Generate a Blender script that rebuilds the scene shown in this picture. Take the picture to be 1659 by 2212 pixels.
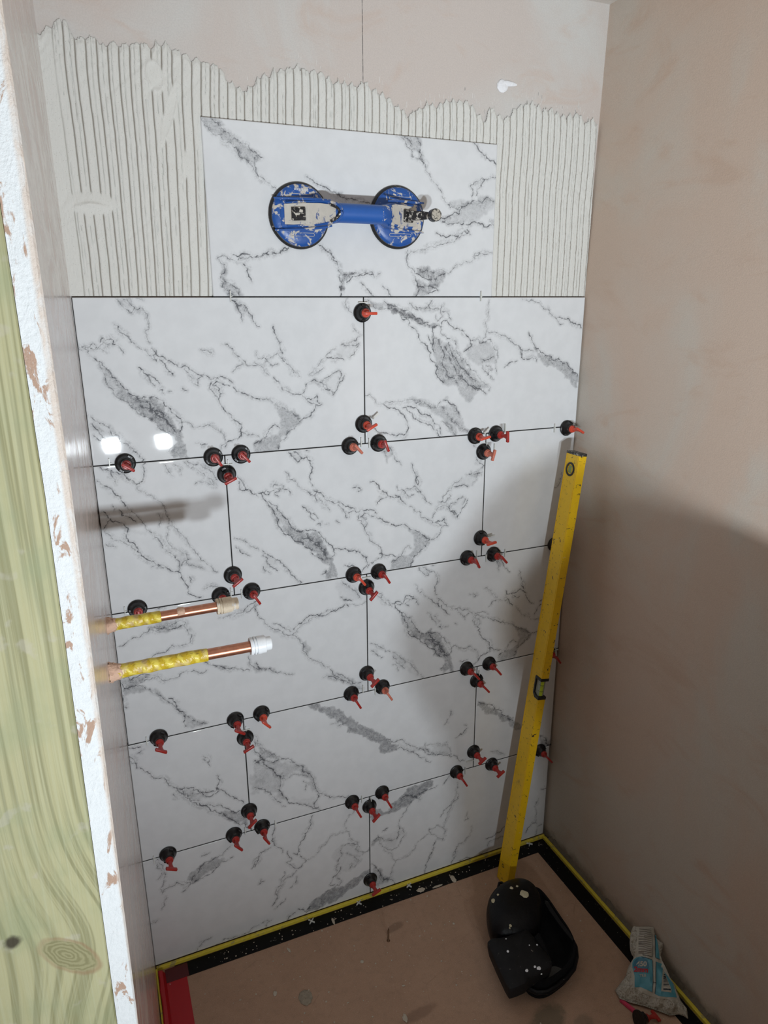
import bpy, bmesh, math, random
import numpy as np
from mathutils import Vector, Matrix, noise as mnoise
PI = math.pi
for o in list(bpy.data.objects): bpy.data.objects.remove(o)
scene = bpy.context.scene
C = scene.collection
ZO = 1.520            # height above the floor of the joint on top of the fixed tiles

# ---------------------------------------------------------------- camera
RM = [[0.9214158901923853, -0.38856045230708464, -0.0036786143926634887],
      [-0.11470796972928564, -0.2629442887180667, -0.9579678401236208],
      [0.37126114660912396, 0.8831087565715829, -0.28685202646140535]]
CAM = (-0.53644912, -1.37873199, -0.01326885 + ZO)
cd = bpy.data.cameras.new('camera'); cam = bpy.data.objects.new('camera', cd); C.objects.link(cam)
cd.sensor_fit = 'HORIZONTAL'; cd.sensor_width = 36; cd.lens = 1503.348 / 1659 * 36
cd.clip_start = 0.02
m = Matrix(((RM[0][0], -RM[1][0], -RM[2][0], CAM[0]),
            (RM[0][1], -RM[1][1], -RM[2][1], CAM[1]),
            (RM[0][2], -RM[1][2], -RM[2][2], CAM[2]), (0, 0, 0, 1)))
cam.matrix_world = m
scene.camera = cam

# ---------------------------------------------------------------- light and exposure
scene.view_settings.view_transform = 'Standard'
scene.view_settings.look = 'None'
scene.view_settings.gamma = 1.0
scene.view_settings.use_curve_mapping = False
scene.view_settings.exposure = 0.0
w = bpy.data.worlds.new('world'); scene.world = w; w.use_nodes = True
w.node_tree.nodes['Background'].inputs[0].default_value = (1.0, 0.76, 0.52, 1)
w.node_tree.nodes['Background'].inputs[1].default_value = 0.098
LAMPS = [(-0.212, -2.20, ZO - 0.665), (-0.456, -2.20, ZO - 0.669)]
LAMP_W = 11.6; LAMP_TILT = math.radians(27); LAMP_YAW = math.radians(-18); LAMP_SPREAD = math.radians(115)

# ---------------------------------------------------------------- material helpers
def lin(r, g, b):
    f = lambda c: ((c / 255 + .055) / 1.055) ** 2.4 if c > 10 else c / 255 / 12.92
    return (f(r), f(g), f(b), 1)
class NT:
    def __init__(s, name):
        s.m = bpy.data.materials.new(name); s.m.use_nodes = True
        s.t = s.m.node_tree; s.n = s.t.nodes; s.b = s.n['Principled BSDF']
        s.tc = s.n.new('ShaderNodeTexCoord')
    def lk(s, a, b): s.t.links.new(a, b)
    def setin(s, sock, v):
        if hasattr(v, 'is_linked') or isinstance(v, bpy.types.NodeSocket): s.lk(v, sock)
        else: sock.default_value = v
    def obj(s, scale=(1, 1, 1)):
        mp = s.n.new('ShaderNodeMapping'); mp.inputs['Scale'].default_value = scale
        s.lk(s.tc.outputs['Object'], mp.inputs[0]); return mp.outputs[0]
    def noise(s, vec, scale, detail=3, rough=.55, dist=0.0, out=0):
        x = s.n.new('ShaderNodeTexNoise'); x.inputs['Scale'].default_value = scale
        x.inputs['Detail'].default_value = detail; x.inputs['Roughness'].default_value = rough
        x.inputs['Distortion'].default_value = dist; s.lk(vec, x.inputs['Vector']); return x.outputs[out]
    def voro(s, vec, scale, feature='F1'):
        x = s.n.new('ShaderNodeTexVoronoi'); x.feature = feature; x.inputs['Scale'].default_value = scale
        s.lk(vec, x.inputs['Vector']); return x.outputs['Distance']
    def math(s, op, a, b=0.0, c=0.0, clamp=False):
        x = s.n.new('ShaderNodeMath'); x.operation = op; x.use_clamp = clamp
        s.setin(x.inputs[0], a); s.setin(x.inputs[1], b); s.setin(x.inputs[2], c); return x.outputs[0]
    def ramp(s, v, a, b, lo=0.0, hi=1.0):
        x = s.n.new('ShaderNodeMapRange'); x.interpolation_type = 'SMOOTHSTEP'
        s.setin(x.inputs[0], v); x.inputs[1].default_value = a; x.inputs[2].default_value = b
        x.inputs[3].default_value = lo; x.inputs[4].default_value = hi; return x.outputs[0]
    def mix(s, f, a, b):
        x = s.n.new('ShaderNodeMix'); x.data_type = 'RGBA'
        s.setin(x.inputs[0], f); s.setin(x.inputs[6], a); s.setin(x.inputs[7], b); return x.outputs[2]
    def attr(s, name):
        x = s.n.new('ShaderNodeAttribute'); x.attribute_name = name; return x.outputs['Fac']
    def sep(s, vec):
        x = s.n.new('ShaderNodeSeparateXYZ'); s.lk(vec, x.inputs[0]); return x.outputs
    def bump(s, h, dist=.001, strength=1.0):
        x = s.n.new('ShaderNodeBump'); x.inputs['Distance'].default_value = dist
        x.inputs['Strength'].default_value = strength; s.lk(h, x.inputs['Height'])
        s.lk(x.outputs[0], s.b.inputs['Normal'])
    def fin(s, col, rough=.5, metal=0.0, **k):
        s.setin(s.b.inputs['Base Color'], col); s.setin(s.b.inputs['Roughness'], rough)
        s.setin(s.b.inputs['Metallic'], metal)
        for a, v in k.items(): s.setin(s.b.inputs[a.replace('_', ' ')], v)
        return s.m

def plain(name, col, rough=.5, metal=0.0, var=.12, vs=300, bump=0.0, dirt=None, dirt_t=(.58, .66), ds=90, **k):
    t = NT(name); v = t.obj(); n = t.noise(v, vs, 4)
    c2 = tuple(x * (1 - var) for x in col[:3]) + (1,); c1 = tuple(min(1, x * (1 + var)) for x in col[:3]) + (1,)
    c = t.mix(n, c2, c1)
    if dirt:
        d = t.ramp(t.noise(v, ds, 6, .65, .6), dirt_t[0], dirt_t[1])
        c = t.mix(d, c, dirt)
        rough = t.math('MAXIMUM', t.math('MULTIPLY', d, .85), rough)
    if bump: t.bump(n, bump)
    return t.fin(c, rough, metal, **k)

# ---------------------------------------------------------------- object helpers
def link(name, me, mat, parent=None):
    if isinstance(mat, (list, tuple)):
        for x in mat: me.materials.append(x)
    elif mat and not me.materials: me.materials.append(mat)
    o = bpy.data.objects.new(name, me); C.objects.link(o)
    if parent: o.parent = parent
    return o
def build(name, bm, mat, parent=None, smooth=False):
    me = bpy.data.meshes.new(name)
    bmesh.ops.recalc_face_normals(bm, faces=bm.faces[:])
    if smooth:
        for f in bm.faces: f.smooth = True
        for e in bm.edges:
            if len(e.link_faces) == 2 and e.calc_face_angle(0) > .6: e.smooth = False
    bm.to_mesh(me); bm.free(); return link(name, me, mat, parent)
def tag(o, label, cat, group=None, kind=None):
    o['label'] = label; o['category'] = cat
    if group: o['group'] = group
    if kind: o['kind'] = kind
    return o
def struct(o): o['kind'] = 'structure'; return o
def empty(name, loc=(0, 0, 0)):
    o = bpy.data.objects.new(name, None); C.objects.link(o); o.location = loc; o.empty_display_size = .02; return o
def box(bm, x0, x1, y0, y1, z0, z1, M=None, bev=0):
    r = bmesh.ops.create_cube(bm, size=1)
    vs = r['verts']
    for v in vs:
        v.co = Vector(((x0 + x1) / 2 + v.co.x * (x1 - x0), (y0 + y1) / 2 + v.co.y * (y1 - y0), (z0 + z1) / 2 + v.co.z * (z1 - z0)))
    if bev:
        es = list({e for v in vs for e in v.link_edges})
        r2 = bmesh.ops.bevel(bm, geom=es, offset=bev, segments=2, affect='EDGES', profile=.5)
        vs = list({v for f in r2['faces'] for v in f.verts} | {v for v in vs if v.is_valid})
    if M is not None:
        for v in vs: v.co = M @ v.co
    return vs
def lathe(bm, prof, M, n=32, cap=True):
    """profile of (radius, height), axis = local +Z of M"""
    rings = []
    for r, h in prof:
        rings.append([bm.verts.new(M @ Vector((r * math.cos(2 * PI * i / n), r * math.sin(2 * PI * i / n), h))) for i in range(n)])
    for a, b in zip(rings, rings[1:]):
        for i in range(n):
            j = (i + 1) % n; bm.faces.new((a[i], a[j], b[j], b[i]))
    if cap:
        bm.faces.new(rings[0][::-1]); bm.faces.new(rings[-1])
    return rings
def loft(bm, rings, cap=True):
    R = [[bm.verts.new(Vector(p)) for p in r] for r in rings]; n = len(R[0])
    for a, b in zip(R, R[1:]):
        for i in range(n):
            j = (i + 1) % n; bm.faces.new((a[i], a[j], b[j], b[i]))
    if cap: bm.faces.new(R[0][::-1]); bm.faces.new(R[-1])
def tube(bm, pts, r, n=10, cap=True):
    pts = [Vector(p) for p in pts]; rings = []
    up = Vector((0, 0, 1))
    for i, p in enumerate(pts):
        t = (pts[min(i + 1, len(pts) - 1)] - pts[max(i - 1, 0)]).normalized()
        a = t.cross(up)
        if a.length < .1: a = t.cross(Vector((0, 1, 0)))
        a.normalize(); b = t.cross(a)
        rr = r[i] if isinstance(r, (list, tuple)) else r
        rings.append([p + a * rr * math.cos(2 * PI * k / n) + b * rr * math.sin(2 * PI * k / n) for k in range(n)])
    loft(bm, rings, cap)
def prism(bm, pts, d, M=None):
    """closed polygon pts (3D) extruded by vector d"""
    a = [bm.verts.new(Vector(p)) for p in pts]; b = [bm.verts.new(Vector(p) + Vector(d)) for p in pts]
    bm.faces.new(a); bm.faces.new(b[::-1])
    n = len(a)
    for i in range(n):
        j = (i + 1) % n; bm.faces.new((a[i], b[i], b[j], a[j]))
    if M is not None:
        for v in a + b: v.co = M @ v.co
YOUT = Matrix(((1, 0, 0, 0), (0, 0, -1, 0), (0, 1, 0, 0), (0, 0, 0, 1)))   # local z -> world -y
def outM(x, z, y=0.0): return Matrix.Translation((x, y, z)) @ YOUT
def copy_tree(o, loc=None, rot=None, parent=None):
    c = o.copy(); C.objects.link(c)
    if parent: c.parent = parent
    if loc is not None: c.location = loc
    if rot is not None: c.rotation_euler = rot
    for ch in list(o.children): copy_tree(ch, parent=c)
    return c
def px(u, v, axis, val):
    """point on the world plane axis=val that the photograph shows at pixel u,v (used to measure the room)"""
    a, b = (u - 829.5) / 1503.348, (v - 1106) / 1503.348
    d = Vector([RM[0][i] * a + RM[1][i] * b + RM[2][i] for i in range(3)])
    t = (val - CAM[axis]) / d[axis]; return Vector(CAM) + d * t
def px_plane(u, v, P, N):
    a, b = (u - 829.5) / 1503.348, (v - 1106) / 1503.348
    d = Vector([RM[0][i] * a + RM[1][i] * b + RM[2][i] for i in range(3)])
    return Vector(CAM) + d * ((P - Vector(CAM)).dot(N) / d.dot(N))

# ---- measured on the wall, millimetres from the centre joint and from the top of the fixed tiles
CLIPS = [(-488, -301, -35), (-324, -303, -60), (-269, -302, -48), (-300, -340, 25), (-4, -31, 0), (-4, -259, 28), (-36, -304, -50), (30, -303, -70), (270, -305, 12), (325, -304, -88), (294, -344, 75), (525, -305, -30), (-496, -599, -85), (-302, -557, 35), (-330, -599, -70), (-265, -600, -60), (-319, -900, -35), (-300, -952, 25), (-483, -901, -32), (-33, -599, -55), (28, -601, -60), (-2, -635, 48), (295, -556, 8), (259, -602, -65), (332, -603, -50), (-4, -855, 40), (-44, -900, -62), (36, -901, -60), (-260, -899, -48), (268, -903, -52), (299, -944, -50), (334, -903, -52), (298, -1157, 35), (356, -1213, 33), (512, -602, -40), (517, -906, -55), (513, -1213, -50), (-491, -1204, -28), (-342, -1202, -50), (-303, -1148, 42), (-275, -1202, -60), (-47, -1206, -65), (-1, -1234, 43), (34, -1203, -65), (248, -1205, -60), (-1, -1464, 25)]
SP = [(-270, 1, 1), (272, 1, 1), (-3, -11, 0), (-516, -299, 1), (-296, -320, 2), (17, -246, 3), (-11, -298, 1), (7, -301, 1), (293, -298, 3), (349, -293, 1), (300, -333, 1), (322, -338, 1), (489, -303, 1), (-520, -600, 1), (-309, -595, 1), (-287, -602, 1), (-508, -903, 1), (-297, -932, 2), (-2, -610, 0), (324, -554, 0), (285, -597, 1), (312, -610, 1), (365, -605, 1), (-15, -894, 1), (17, -908, 1), (305, -926, 1), (287, -1182, 0), (529, -1213, 2), (541, -908, 2), (-522, -1207, 1), (-316, -1201, 1), (-244, -1206, 1), (-22, -1206, 1), (3, -1218, 1), (274, -1209, 1)]
AD = [(-560, 395), (-543, 403), (-531, 414), (-521, 419), (-506, 427), (-498, 413), (-489, 403), (-475, 403), (-460, 409), (-455, 398), (-437, 400), (-415, 403), (-393, 404), (-371, 406), (-348, 407), (-326, 401), (-303, 394), (-284, 390), (-261, 386), (-250, 369), (-238, 360), (-222, 354), (-205, 364), (-183, 383), (-166, 392), (-149, 394), (-123, 402), (-106, 399), (-79, 394), (-62, 389), (-39, 380), (-16, 382), (12, 385), (35, 379), (59, 370), (84, 351), (98, 342), (123, 352), (143, 370), (159, 363), (184, 374), (226, 380), (253, 364), (275, 345), (285, 375), (302, 364), (324, 356), (351, 381), (367, 388), (402, 388), (432, 380), (468, 371), (503, 377), (529, 364), (552, 370), (560, 368)]
# marble veins: grey level (0 = thin crack) and x z pairs
VEINS={
'A':'''0:-539 -85 -529 -83 -519 -91 -514 -86 -523 -81 -533 -86 -528 -99 -521 -105 -512 -121 -506 -136 -501 -158 -492 -174 -476 -185 -459 -201 -444 -216 -428 -226 -418 -242 -404 -252
0:-521 -105 -509 -113 -500 -127 -488 -142 -476 -160 -467 -171 -454 -181 -437 -180 -421 -181 -412 -186
0.5:-490 -162 -477 -165 -456 -178 -421 -183 -408 -198 -401 -216 -391 -235 -381 -251 -377 -273 -370 -301 -399 -298 -401 -280 -388 -269 -410 -249 -430 -226 -451 -210 -471 -186 -489 -173
0.25:-514 -116 -497 -128 -476 -160 -462 -177 -459 -201 -476 -185 -492 -174 -503 -153
0:-412 -186 -405 -198 -395 -211 -381 -223 -377 -239 -383 -248
0:-450 -196 -433 -199 -421 -215 -407 -222 -397 -240
0:-438 -185 -426 -206 -412 -210 -405 -231 -389 -250
0:-376 -230 -362 -234 -344 -241 -329 -238 -318 -246 -300 -260 -299 -279 -312 -293
0:-507 -78 -504 -70 -491 -73 -484 -75 -487 -81 -477 -84 -470 -98
0:-519 -91 -508 -83 -502 -78 -492 -81 -506 -91 -497 -97
0:-471 -4 -466 -13 -457 -21 -452 -27 -443 -20 -432 -19 -425 -27 -421 -41 -422 -52 -428 -60 -427 -71 -422 -81
0:-460 -4 -450 -11 -443 -19
0:-436 -3 -428 -5
0.12:-471 -4 -452 -5 -440 -18 -452 -26 -461 -16
0:-480 -46 -473 -51 -472 -62 -459 -68 -455 -79 -449 -82
0:-445 -87 -434 -93 -427 -102 -414 -115 -419 -102 -412 -94 -420 -91
0:-418 -94 -397 -111 -384 -120 -373 -127 -359 -126 -348 -136 -328 -143 -317 -152 -302 -150 -287 -151 -275 -160
0:-408 -111 -399 -126 -386 -141
0:-365 -130 -354 -145 -341 -163 -343 -151 -331 -146
0:-446 -124 -436 -136 -420 -145 -412 -155
0:-436 -136 -429 -147 -421 -159
0:-317 -158 -321 -170 -313 -179 -305 -189 -298 -180 -303 -168 -315 -164 -305 -156 -294 -162 -282 -166
0:-305 -189 -302 -201 -294 -214 -280 -230 -268 -240 -266 -256 -264 -266 -280 -271 -295 -276 -299 -285
0:-269 -256 -248 -264 -229 -270
0:-276 -169 -261 -179 -243 -186 -225 -196
0:-291 -86 -282 -86 -271 -95 -269 -104 -257 -113 -249 -122 -234 -129 -222 -129
0:-333 -96 -319 -96 -312 -102 -319 -105
0:-274 -139 -264 -128 -252 -125
0:-268 -6 -257 -20 -251 -31 -250 -46
0:-262 -8 -245 -14 -237 -29 -229 -43 -217 -55
0.25:-268 -4 -248 -9 -237 -29 -246 -37 -255 -26
0:-371 -166 -364 -171
0:-397 -171 -390 -171
0:-414 -168 -408 -166 -407 -174
0:-353 -273 -344 -278 -332 -276
0:-407 -285 -398 -277
0:-538 -210 -524 -223 -509 -236 -494 -248 -482 -264 -470 -280 -454 -297 -460 -302
0:-537 -222 -526 -243 -516 -253 -506 -262
0:-537 -245 -523 -264
0.15:-536 -216 -509 -238 -485 -264 -460 -296 -470 -283 -500 -257 -525 -237
0:-190 -55 -186 -70 -179 -85 -173 -107 -178 -100 -180 -91 -175 -85
0:-226 -103 -224 -114 -211 -114 -193 -113 -183 -106 -172 -116 -166 -123
0:-230 -123 -218 -129 -213 -139 -204 -148
0:-211 -114 -193 -130 -184 -127
0:-180 -112 -165 -128 -153 -147 -140 -154
0:-194 -153 -182 -167 -167 -182 -151 -189 -128 -201 -112 -209 -95 -212
0:-120 -151 -103 -136 -86 -118 -62 -100
0:-117 -152 -97 -143 -88 -140 -93 -134
0:-82 -118 -62 -119 -45 -123
0:-50 -93 -35 -92 -17 -86 -3 -75
0:-45 -93 -28 -95 -11 -92 -21 -108 -32 -120
0:-136 -188 -129 -176 -124 -167 -110 -161 -94 -168 -87 -159 -70 -150 -56 -145 -50 -154 -55 -164 -50 -151
0:-94 -168 -81 -182 -71 -195 -60 -179 -50 -167 -44 -155
0:-91 -175 -74 -185
0:-128 -201 -112 -199 -105 -193 -105 -203 -99 -210
0:-107 -212 -113 -225 -123 -237 -140 -241
0:-234 -191 -216 -195 -200 -201 -188 -211 -172 -218 -156 -229 -143 -239 -150 -251 -167 -263 -185 -281 -192 -300
0.38:-197 -206 -172 -218 -143 -237 -144 -252 -164 -263 -184 -275 -189 -300 -221 -301 -241 -299 -239 -280 -217 -272 -191 -268 -180 -253 -183 -236 -188 -220
0:-240 -283 -217 -272 -209 -257 -196 -247 -187 -255
0:-36 -3 -41 -12 -33 -27 -23 -36
0:-24 -55 -14 -70 -3 -75
0.12:-48 -91 -3 -75 -11 -99 -35 -123 -56 -122 -76 -119
0.1:-121 -170 -90 -162 -49 -145 -46 -164 -71 -195 -94 -171
0:-579 -46 -568 -66 -553 -83 -540 -91
0:-577 -56 -559 -74 -543 -86
0:-594 -175 -578 -183 -563 -195 -544 -208
0:-592 -195 -577 -211 -564 -219''',
'R4L':'''0:-533 -305 -517 -312 -502 -320 -489 -330 -476 -341 -461 -339 -457 -327 -458 -308 -452 -304
0:-541 -331 -526 -342 -516 -352 -504 -365 -497 -385
0:-418 -309 -413 -322 -403 -335
0:-401 -311 -390 -321 -388 -334
0:-380 -309 -363 -320 -349 -334 -337 -345 -326 -356 -326 -362 -362 -354
0:-374 -307 -348 -319 -327 -333 -319 -350
0:-522 -306 -513 -325 -509 -340
0:-481 -340 -469 -357 -455 -368 -444 -372 -433 -383 -427 -393
0:-540 -391 -530 -403 -523 -413 -504 -419 -496 -429 -501 -444 -488 -462 -484 -479 -468 -498 -451 -512 -431 -524 -411 -533 -406 -548 -398 -563 -396 -581 -384 -591 -369 -596
0:-528 -409 -541 -426 -531 -439 -513 -452 -497 -464 -486 -476
0:-497 -382 -484 -399 -469 -420 -462 -437 -451 -445 -441 -462 -431 -483 -417 -496 -406 -511 -407 -524 -411 -533
0:-428 -389 -424 -409 -414 -430 -401 -451 -387 -473 -374 -495 -363 -517 -348 -530 -333 -546
0:-421 -410 -421 -442 -426 -464 -419 -482 -410 -486 -390 -499 -394 -519 -373 -529 -361 -534
0:-508 -390 -505 -403 -488 -411 -481 -418
0:-539 -457 -523 -464
0:-519 -382 -518 -390
0:-439 -407 -434 -421 -438 -433
0:-389 -547 -388 -561
0:-404 -521 -387 -510
0:-461 -516 -449 -514 -434 -521
0:-364 -579 -348 -575 -332 -581
0.15:-414 -496 -389 -493 -361 -531 -333 -546 -361 -538 -398 -522 -411 -530
0.12:-501 -419 -462 -440 -466 -449 -486 -440 -498 -445''',
'R4R':'''0:522 -415 519 -434 504 -453''',
'R3L':'''0:-460 -607 -442 -604 -411 -604
0:-542 -675 -527 -671 -508 -661 -489 -654 -476 -646 -452 -651 -430 -645 -417 -640 -406 -660 -395 -677 -399 -694 -422 -698 -437 -693 -451 -707 -470 -706 -489 -715
0:-477 -650 -465 -656 -443 -653 -425 -656 -412 -652
0.35:-482 -645 -460 -639 -423 -642 -412 -659 -434 -658 -462 -658
0:-545 -756 -538 -772 -516 -770 -496 -760 -471 -757 -424 -762 -398 -760 -372 -766
0:-541 -746 -511 -750 -486 -752
0.4:-544 -749 -505 -751 -486 -752 -513 -767 -490 -787 -514 -785 -539 -787 -542 -775
0:-513 -767 -489 -784 -469 -804 -452 -827 -441 -845 -423 -864 -408 -880 -379 -895
0:-454 -815 -440 -841 -426 -860 -425 -891
0.3:-440 -841 -420 -865 -379 -897 -409 -899 -425 -891 -430 -867
0.3:-492 -783 -469 -796 -437 -842 -444 -844 -473 -805
0:-542 -786 -542 -815 -538 -817
0:-337 -650 -321 -649 -304 -652 -291 -647 -270 -646 -250 -635
0:-284 -647 -270 -631 -256 -626
0:-374 -747 -355 -759 -333 -771 -299 -779 -279 -787
0:-280 -752 -278 -772 -265 -786 -258 -790
0.3:-358 -756 -329 -764 -299 -780 -333 -773
0:-268 -778 -248 -790 -224 -803 -202 -812 -181 -819
0:-264 -771 -258 -788
0.25:-268 -770 -248 -786 -217 -807 -248 -796 -269 -789
0:-260 -633 -254 -652 -241 -673 -229 -691 -205 -707 -180 -721 -170 -729 -163 -742 -150 -772 -136 -791 -114 -804 -95 -824 -88 -842 -65 -859 -42 -881 -15 -896
0:-180 -721 -162 -704 -139 -689 -113 -682 -102 -680 -84 -676 -61 -674 -38 -672 -15 -676 -2 -671
0:-176 -708 -158 -697 -143 -684 -121 -681 -99 -687 -80 -680 -46 -675
0.3:-259 -626 -253 -634 -251 -653 -261 -651
0:-221 -685 -197 -700 -184 -711
0.35:-166 -730 -149 -741 -138 -763 -146 -773 -156 -755
0.2:-103 -834 -65 -847 -34 -871 -10 -893 -15 -905 -50 -879 -81 -860 -100 -847
0:-111 -845 -88 -846 -62 -868
0:-76 -840 -50 -859 -18 -878
0:-60 -611 -45 -625 -26 -644 -15 -661
0:-64 -649 -57 -658 -38 -663
0.1:-75 -613 -45 -621 -15 -661 -38 -665 -64 -652''',
'R5R':'''0:-2 -199 20 -206 41 -219 49 -215 70 -216 93 -214 108 -213 130 -219 149 -227 173 -235 189 -247 209 -262 225 -277 246 -289 262 -296
0:41 -219 63 -229 82 -240 93 -251 100 -265 101 -279 93 -289 74 -291 52 -284 34 -281 19 -270
0:100 -228 119 -232 142 -247 162 -262 178 -274 182 -295
0:89 -230 108 -242 116 -256 131 -264 150 -272 166 -284 174 -291 182 -301
0.32:104 -209 130 -214 153 -225 173 -237 196 -230 220 -235 233 -256 241 -275 262 -294 246 -295 221 -281 222 -302 205 -287 189 -264 165 -249 138 -230 111 -216
0:188 -219 200 -225 220 -235 228 -253
0:180 -222 173 -232
0:185 -267 201 -279 214 -294 222 -304
0:4 -6 21 -15 35 -25 53 -23 70 -25 88 -34 106 -41 128 -54 147 -57 165 -61 177 -64
0:46 -9 56 -15 70 -19 92 -28 110 -35 128 -44 147 -52
0.55:53 -14 77 -22 106 -34 136 -48 162 -54 177 -61 162 -64 136 -57 106 -44 81 -33 53 -25
0.35:1 -5 25 -11 42 -12 53 -18 35 -25 18 -14
0:85 -41 106 -60 125 -79 140 -96 155 -116 163 -136 167 -160 175 -170 187 -181
0:147 -80 155 -96 163 -116
0:158 -64 162 -83 159 -103
0.35:155 -77 177 -87 197 -101 221 -125 245 -153 270 -174 303 -197 275 -206 252 -228 227 -207 211 -186 183 -179 169 -160 165 -130 155 -100
0.25:243 -99 275 -93 303 -100 316 -117 321 -142 293 -141 273 -147 248 -132 236 -112
0:177 -64 180 -51 199 -58 219 -65 234 -72 247 -85 255 -99 247 -109 236 -115
0:180 -58 177 -74 193 -87 204 -88 216 -105 224 -122 241 -139 257 -157 274 -171 291 -186 307 -197 304 -204
0:197 -94 205 -114 217 -131 233 -152 250 -167 270 -181
0:189 -104 201 -128 218 -158 246 -184 275 -202
0:166 -84 182 -110 182 -137 194 -164 222 -183
0:102 -12 113 -22 124 -28 117 -19 128 -22 146 -19 161 -25 176 -25 179 -16 176 -32 180 -42 169 -50 165 -38
0:180 -29 195 -35 203 -48
0:146 -17 157 -6
0.2:121 -19 150 -19 157 -32 135 -32
0:295 -7 295 -26 296 -46 293 -69 290 -86 283 -96
0:294 -73 314 -75 330 -82 347 -89 364 -101
0:302 -90 311 -107 321 -135 318 -155 322 -166
0:255 -92 270 -89 287 -96 302 -90
0:280 -133 300 -134 312 -128
0:293 -148 310 -155 298 -169 315 -180
0:285 -147 294 -161 311 -180
0:342 -153 362 -140
0:262 -191 283 -199 296 -211
0:380 -5 407 -7 428 -13 438 -25 455 -29 469 -43 496 -59
0:478 -45 496 -48 518 -56 549 -70
0:350 -91 363 -101 380 -109 402 -116 419 -120
0:413 -99 427 -114 450 -128 472 -140 499 -146 523 -160 548 -179
0:385 -116 390 -137 416 -134 429 -144
0:353 -143 374 -140
0:380 -109 386 -133
0.45:418 -110 445 -128 477 -142 504 -146 528 -162 548 -179 550 -209 526 -189 501 -170 474 -154 437 -135
0:403 -78 415 -99''',
'R2L':'''0:-546 -909 -534 -916 -521 -916
0:-529 -929 -516 -925
0:-395 -975 -386 -994
0:-548 -931 -537 -946 -531 -955
0:-549 -942 -534 -954 -523 -969 -509 -986 -488 -1004 -473 -1028 -458 -1039 -443 -1063 -431 -1083 -408 -1103 -392 -1117 -372 -1134 -355 -1151 -331 -1176 -307 -1198
0:-458 -1039 -435 -1047 -415 -1057 -395 -1071 -374 -1072 -370 -1064 -354 -1080 -334 -1106 -314 -1125
0:-395 -983 -383 -1004
0:-368 -1032 -366 -1053 -371 -1069
0:-451 -1043 -436 -1069 -412 -1068 -389 -1084 -368 -1076
0:-431 -1083 -405 -1104 -377 -1113 -357 -1124 -337 -1144 -322 -1144
0.4:-375 -1133 -354 -1134 -330 -1150 -315 -1146 -305 -1163 -307 -1198 -331 -1176 -356 -1157
0.2:-458 -1039 -428 -1051 -402 -1067 -389 -1084 -410 -1081 -433 -1074 -446 -1058
0:-466 -1053 -458 -1068''',
'R2M':'''0:-282 -1019 -261 -1030 -243 -1052 -222 -1080 -227 -1109 -221 -1133 -203 -1161 -176 -1174 -149 -1192 -134 -1201
0:-283 -1028 -253 -1028 -220 -1033 -191 -1050 -168 -1070 -154 -1092 -145 -1116 -140 -1136 -132 -1154 -137 -1173 -145 -1188 -130 -1207
0:-132 -1154 -113 -1169 -85 -1180 -56 -1187
0:-226 -1079 -204 -1090 -173 -1090 -158 -1099
0:-170 -1109 -163 -1124 -165 -1135
0:-286 -1091 -265 -1102 -247 -1124 -226 -1162 -215 -1166
0.25:-282 -1015 -224 -1032 -176 -1063 -146 -1107 -140 -1140 -148 -1147 -154 -1109 -173 -1086 -211 -1083 -223 -1088 -224 -1118 -206 -1151 -229 -1143 -254 -1114 -286 -1095
0.4:-284 -1057 -263 -1068 -256 -1087 -286 -1082
0.12:-202 -1147 -144 -1161 -137 -1191 -176 -1174
0:-278 -954 -259 -993 -234 -1017 -209 -1037 -187 -1055
0:-279 -970 -270 -1006 -260 -1026
0.35:-279 -962 -259 -997 -224 -1028 -221 -1046 -282 -1028
0.2:-295 -1054 -274 -1060 -276 -1111 -298 -1104
0.6:-155 -904 -128 -906 -102 -925 -63 -952 -36 -981 0 -1008 25 -1027 50 -1052 80 -1078 76 -1091 54 -1092 29 -1078 4 -1044 -20 -1020 -52 -989 -80 -969 -121 -933
0:-95 -972 -76 -981 -64 -978
0:76 -1086 102 -1098 133 -1121 155 -1137 173 -1154
0:50 -1052 76 -1064 102 -1080 128 -1096 155 -1118 182 -1135 228 -1148 276 -1179
0:159 -1100 186 -1103 218 -1107 228 -1129 233 -1149
0:155 -1094 164 -1120 178 -1129 201 -1140
0:245 -1101 264 -1096 277 -1081
0:270 -1067 277 -1074
0:227 -1017 225 -1032
0:210 -1054 219 -1040
0.15:80 -1069 124 -1095 173 -1123 218 -1107 228 -1148 173 -1137 115 -1111''',
'R2R':'''0:308 -1011 336 -1025 361 -1046 392 -1073 422 -1095
0.5:308 -1014 336 -1025 372 -1058 422 -1097 423 -1115 388 -1091 352 -1058 318 -1030
0.5:406 -1088 436 -1106 453 -1127 438 -1128 406 -1100
0:512 -1168 534 -1189 552 -1215
0.45:511 -1163 534 -1184 552 -1204 553 -1217 530 -1203 513 -1183
0:353 -1174 378 -1181 398 -1197''',
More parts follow.
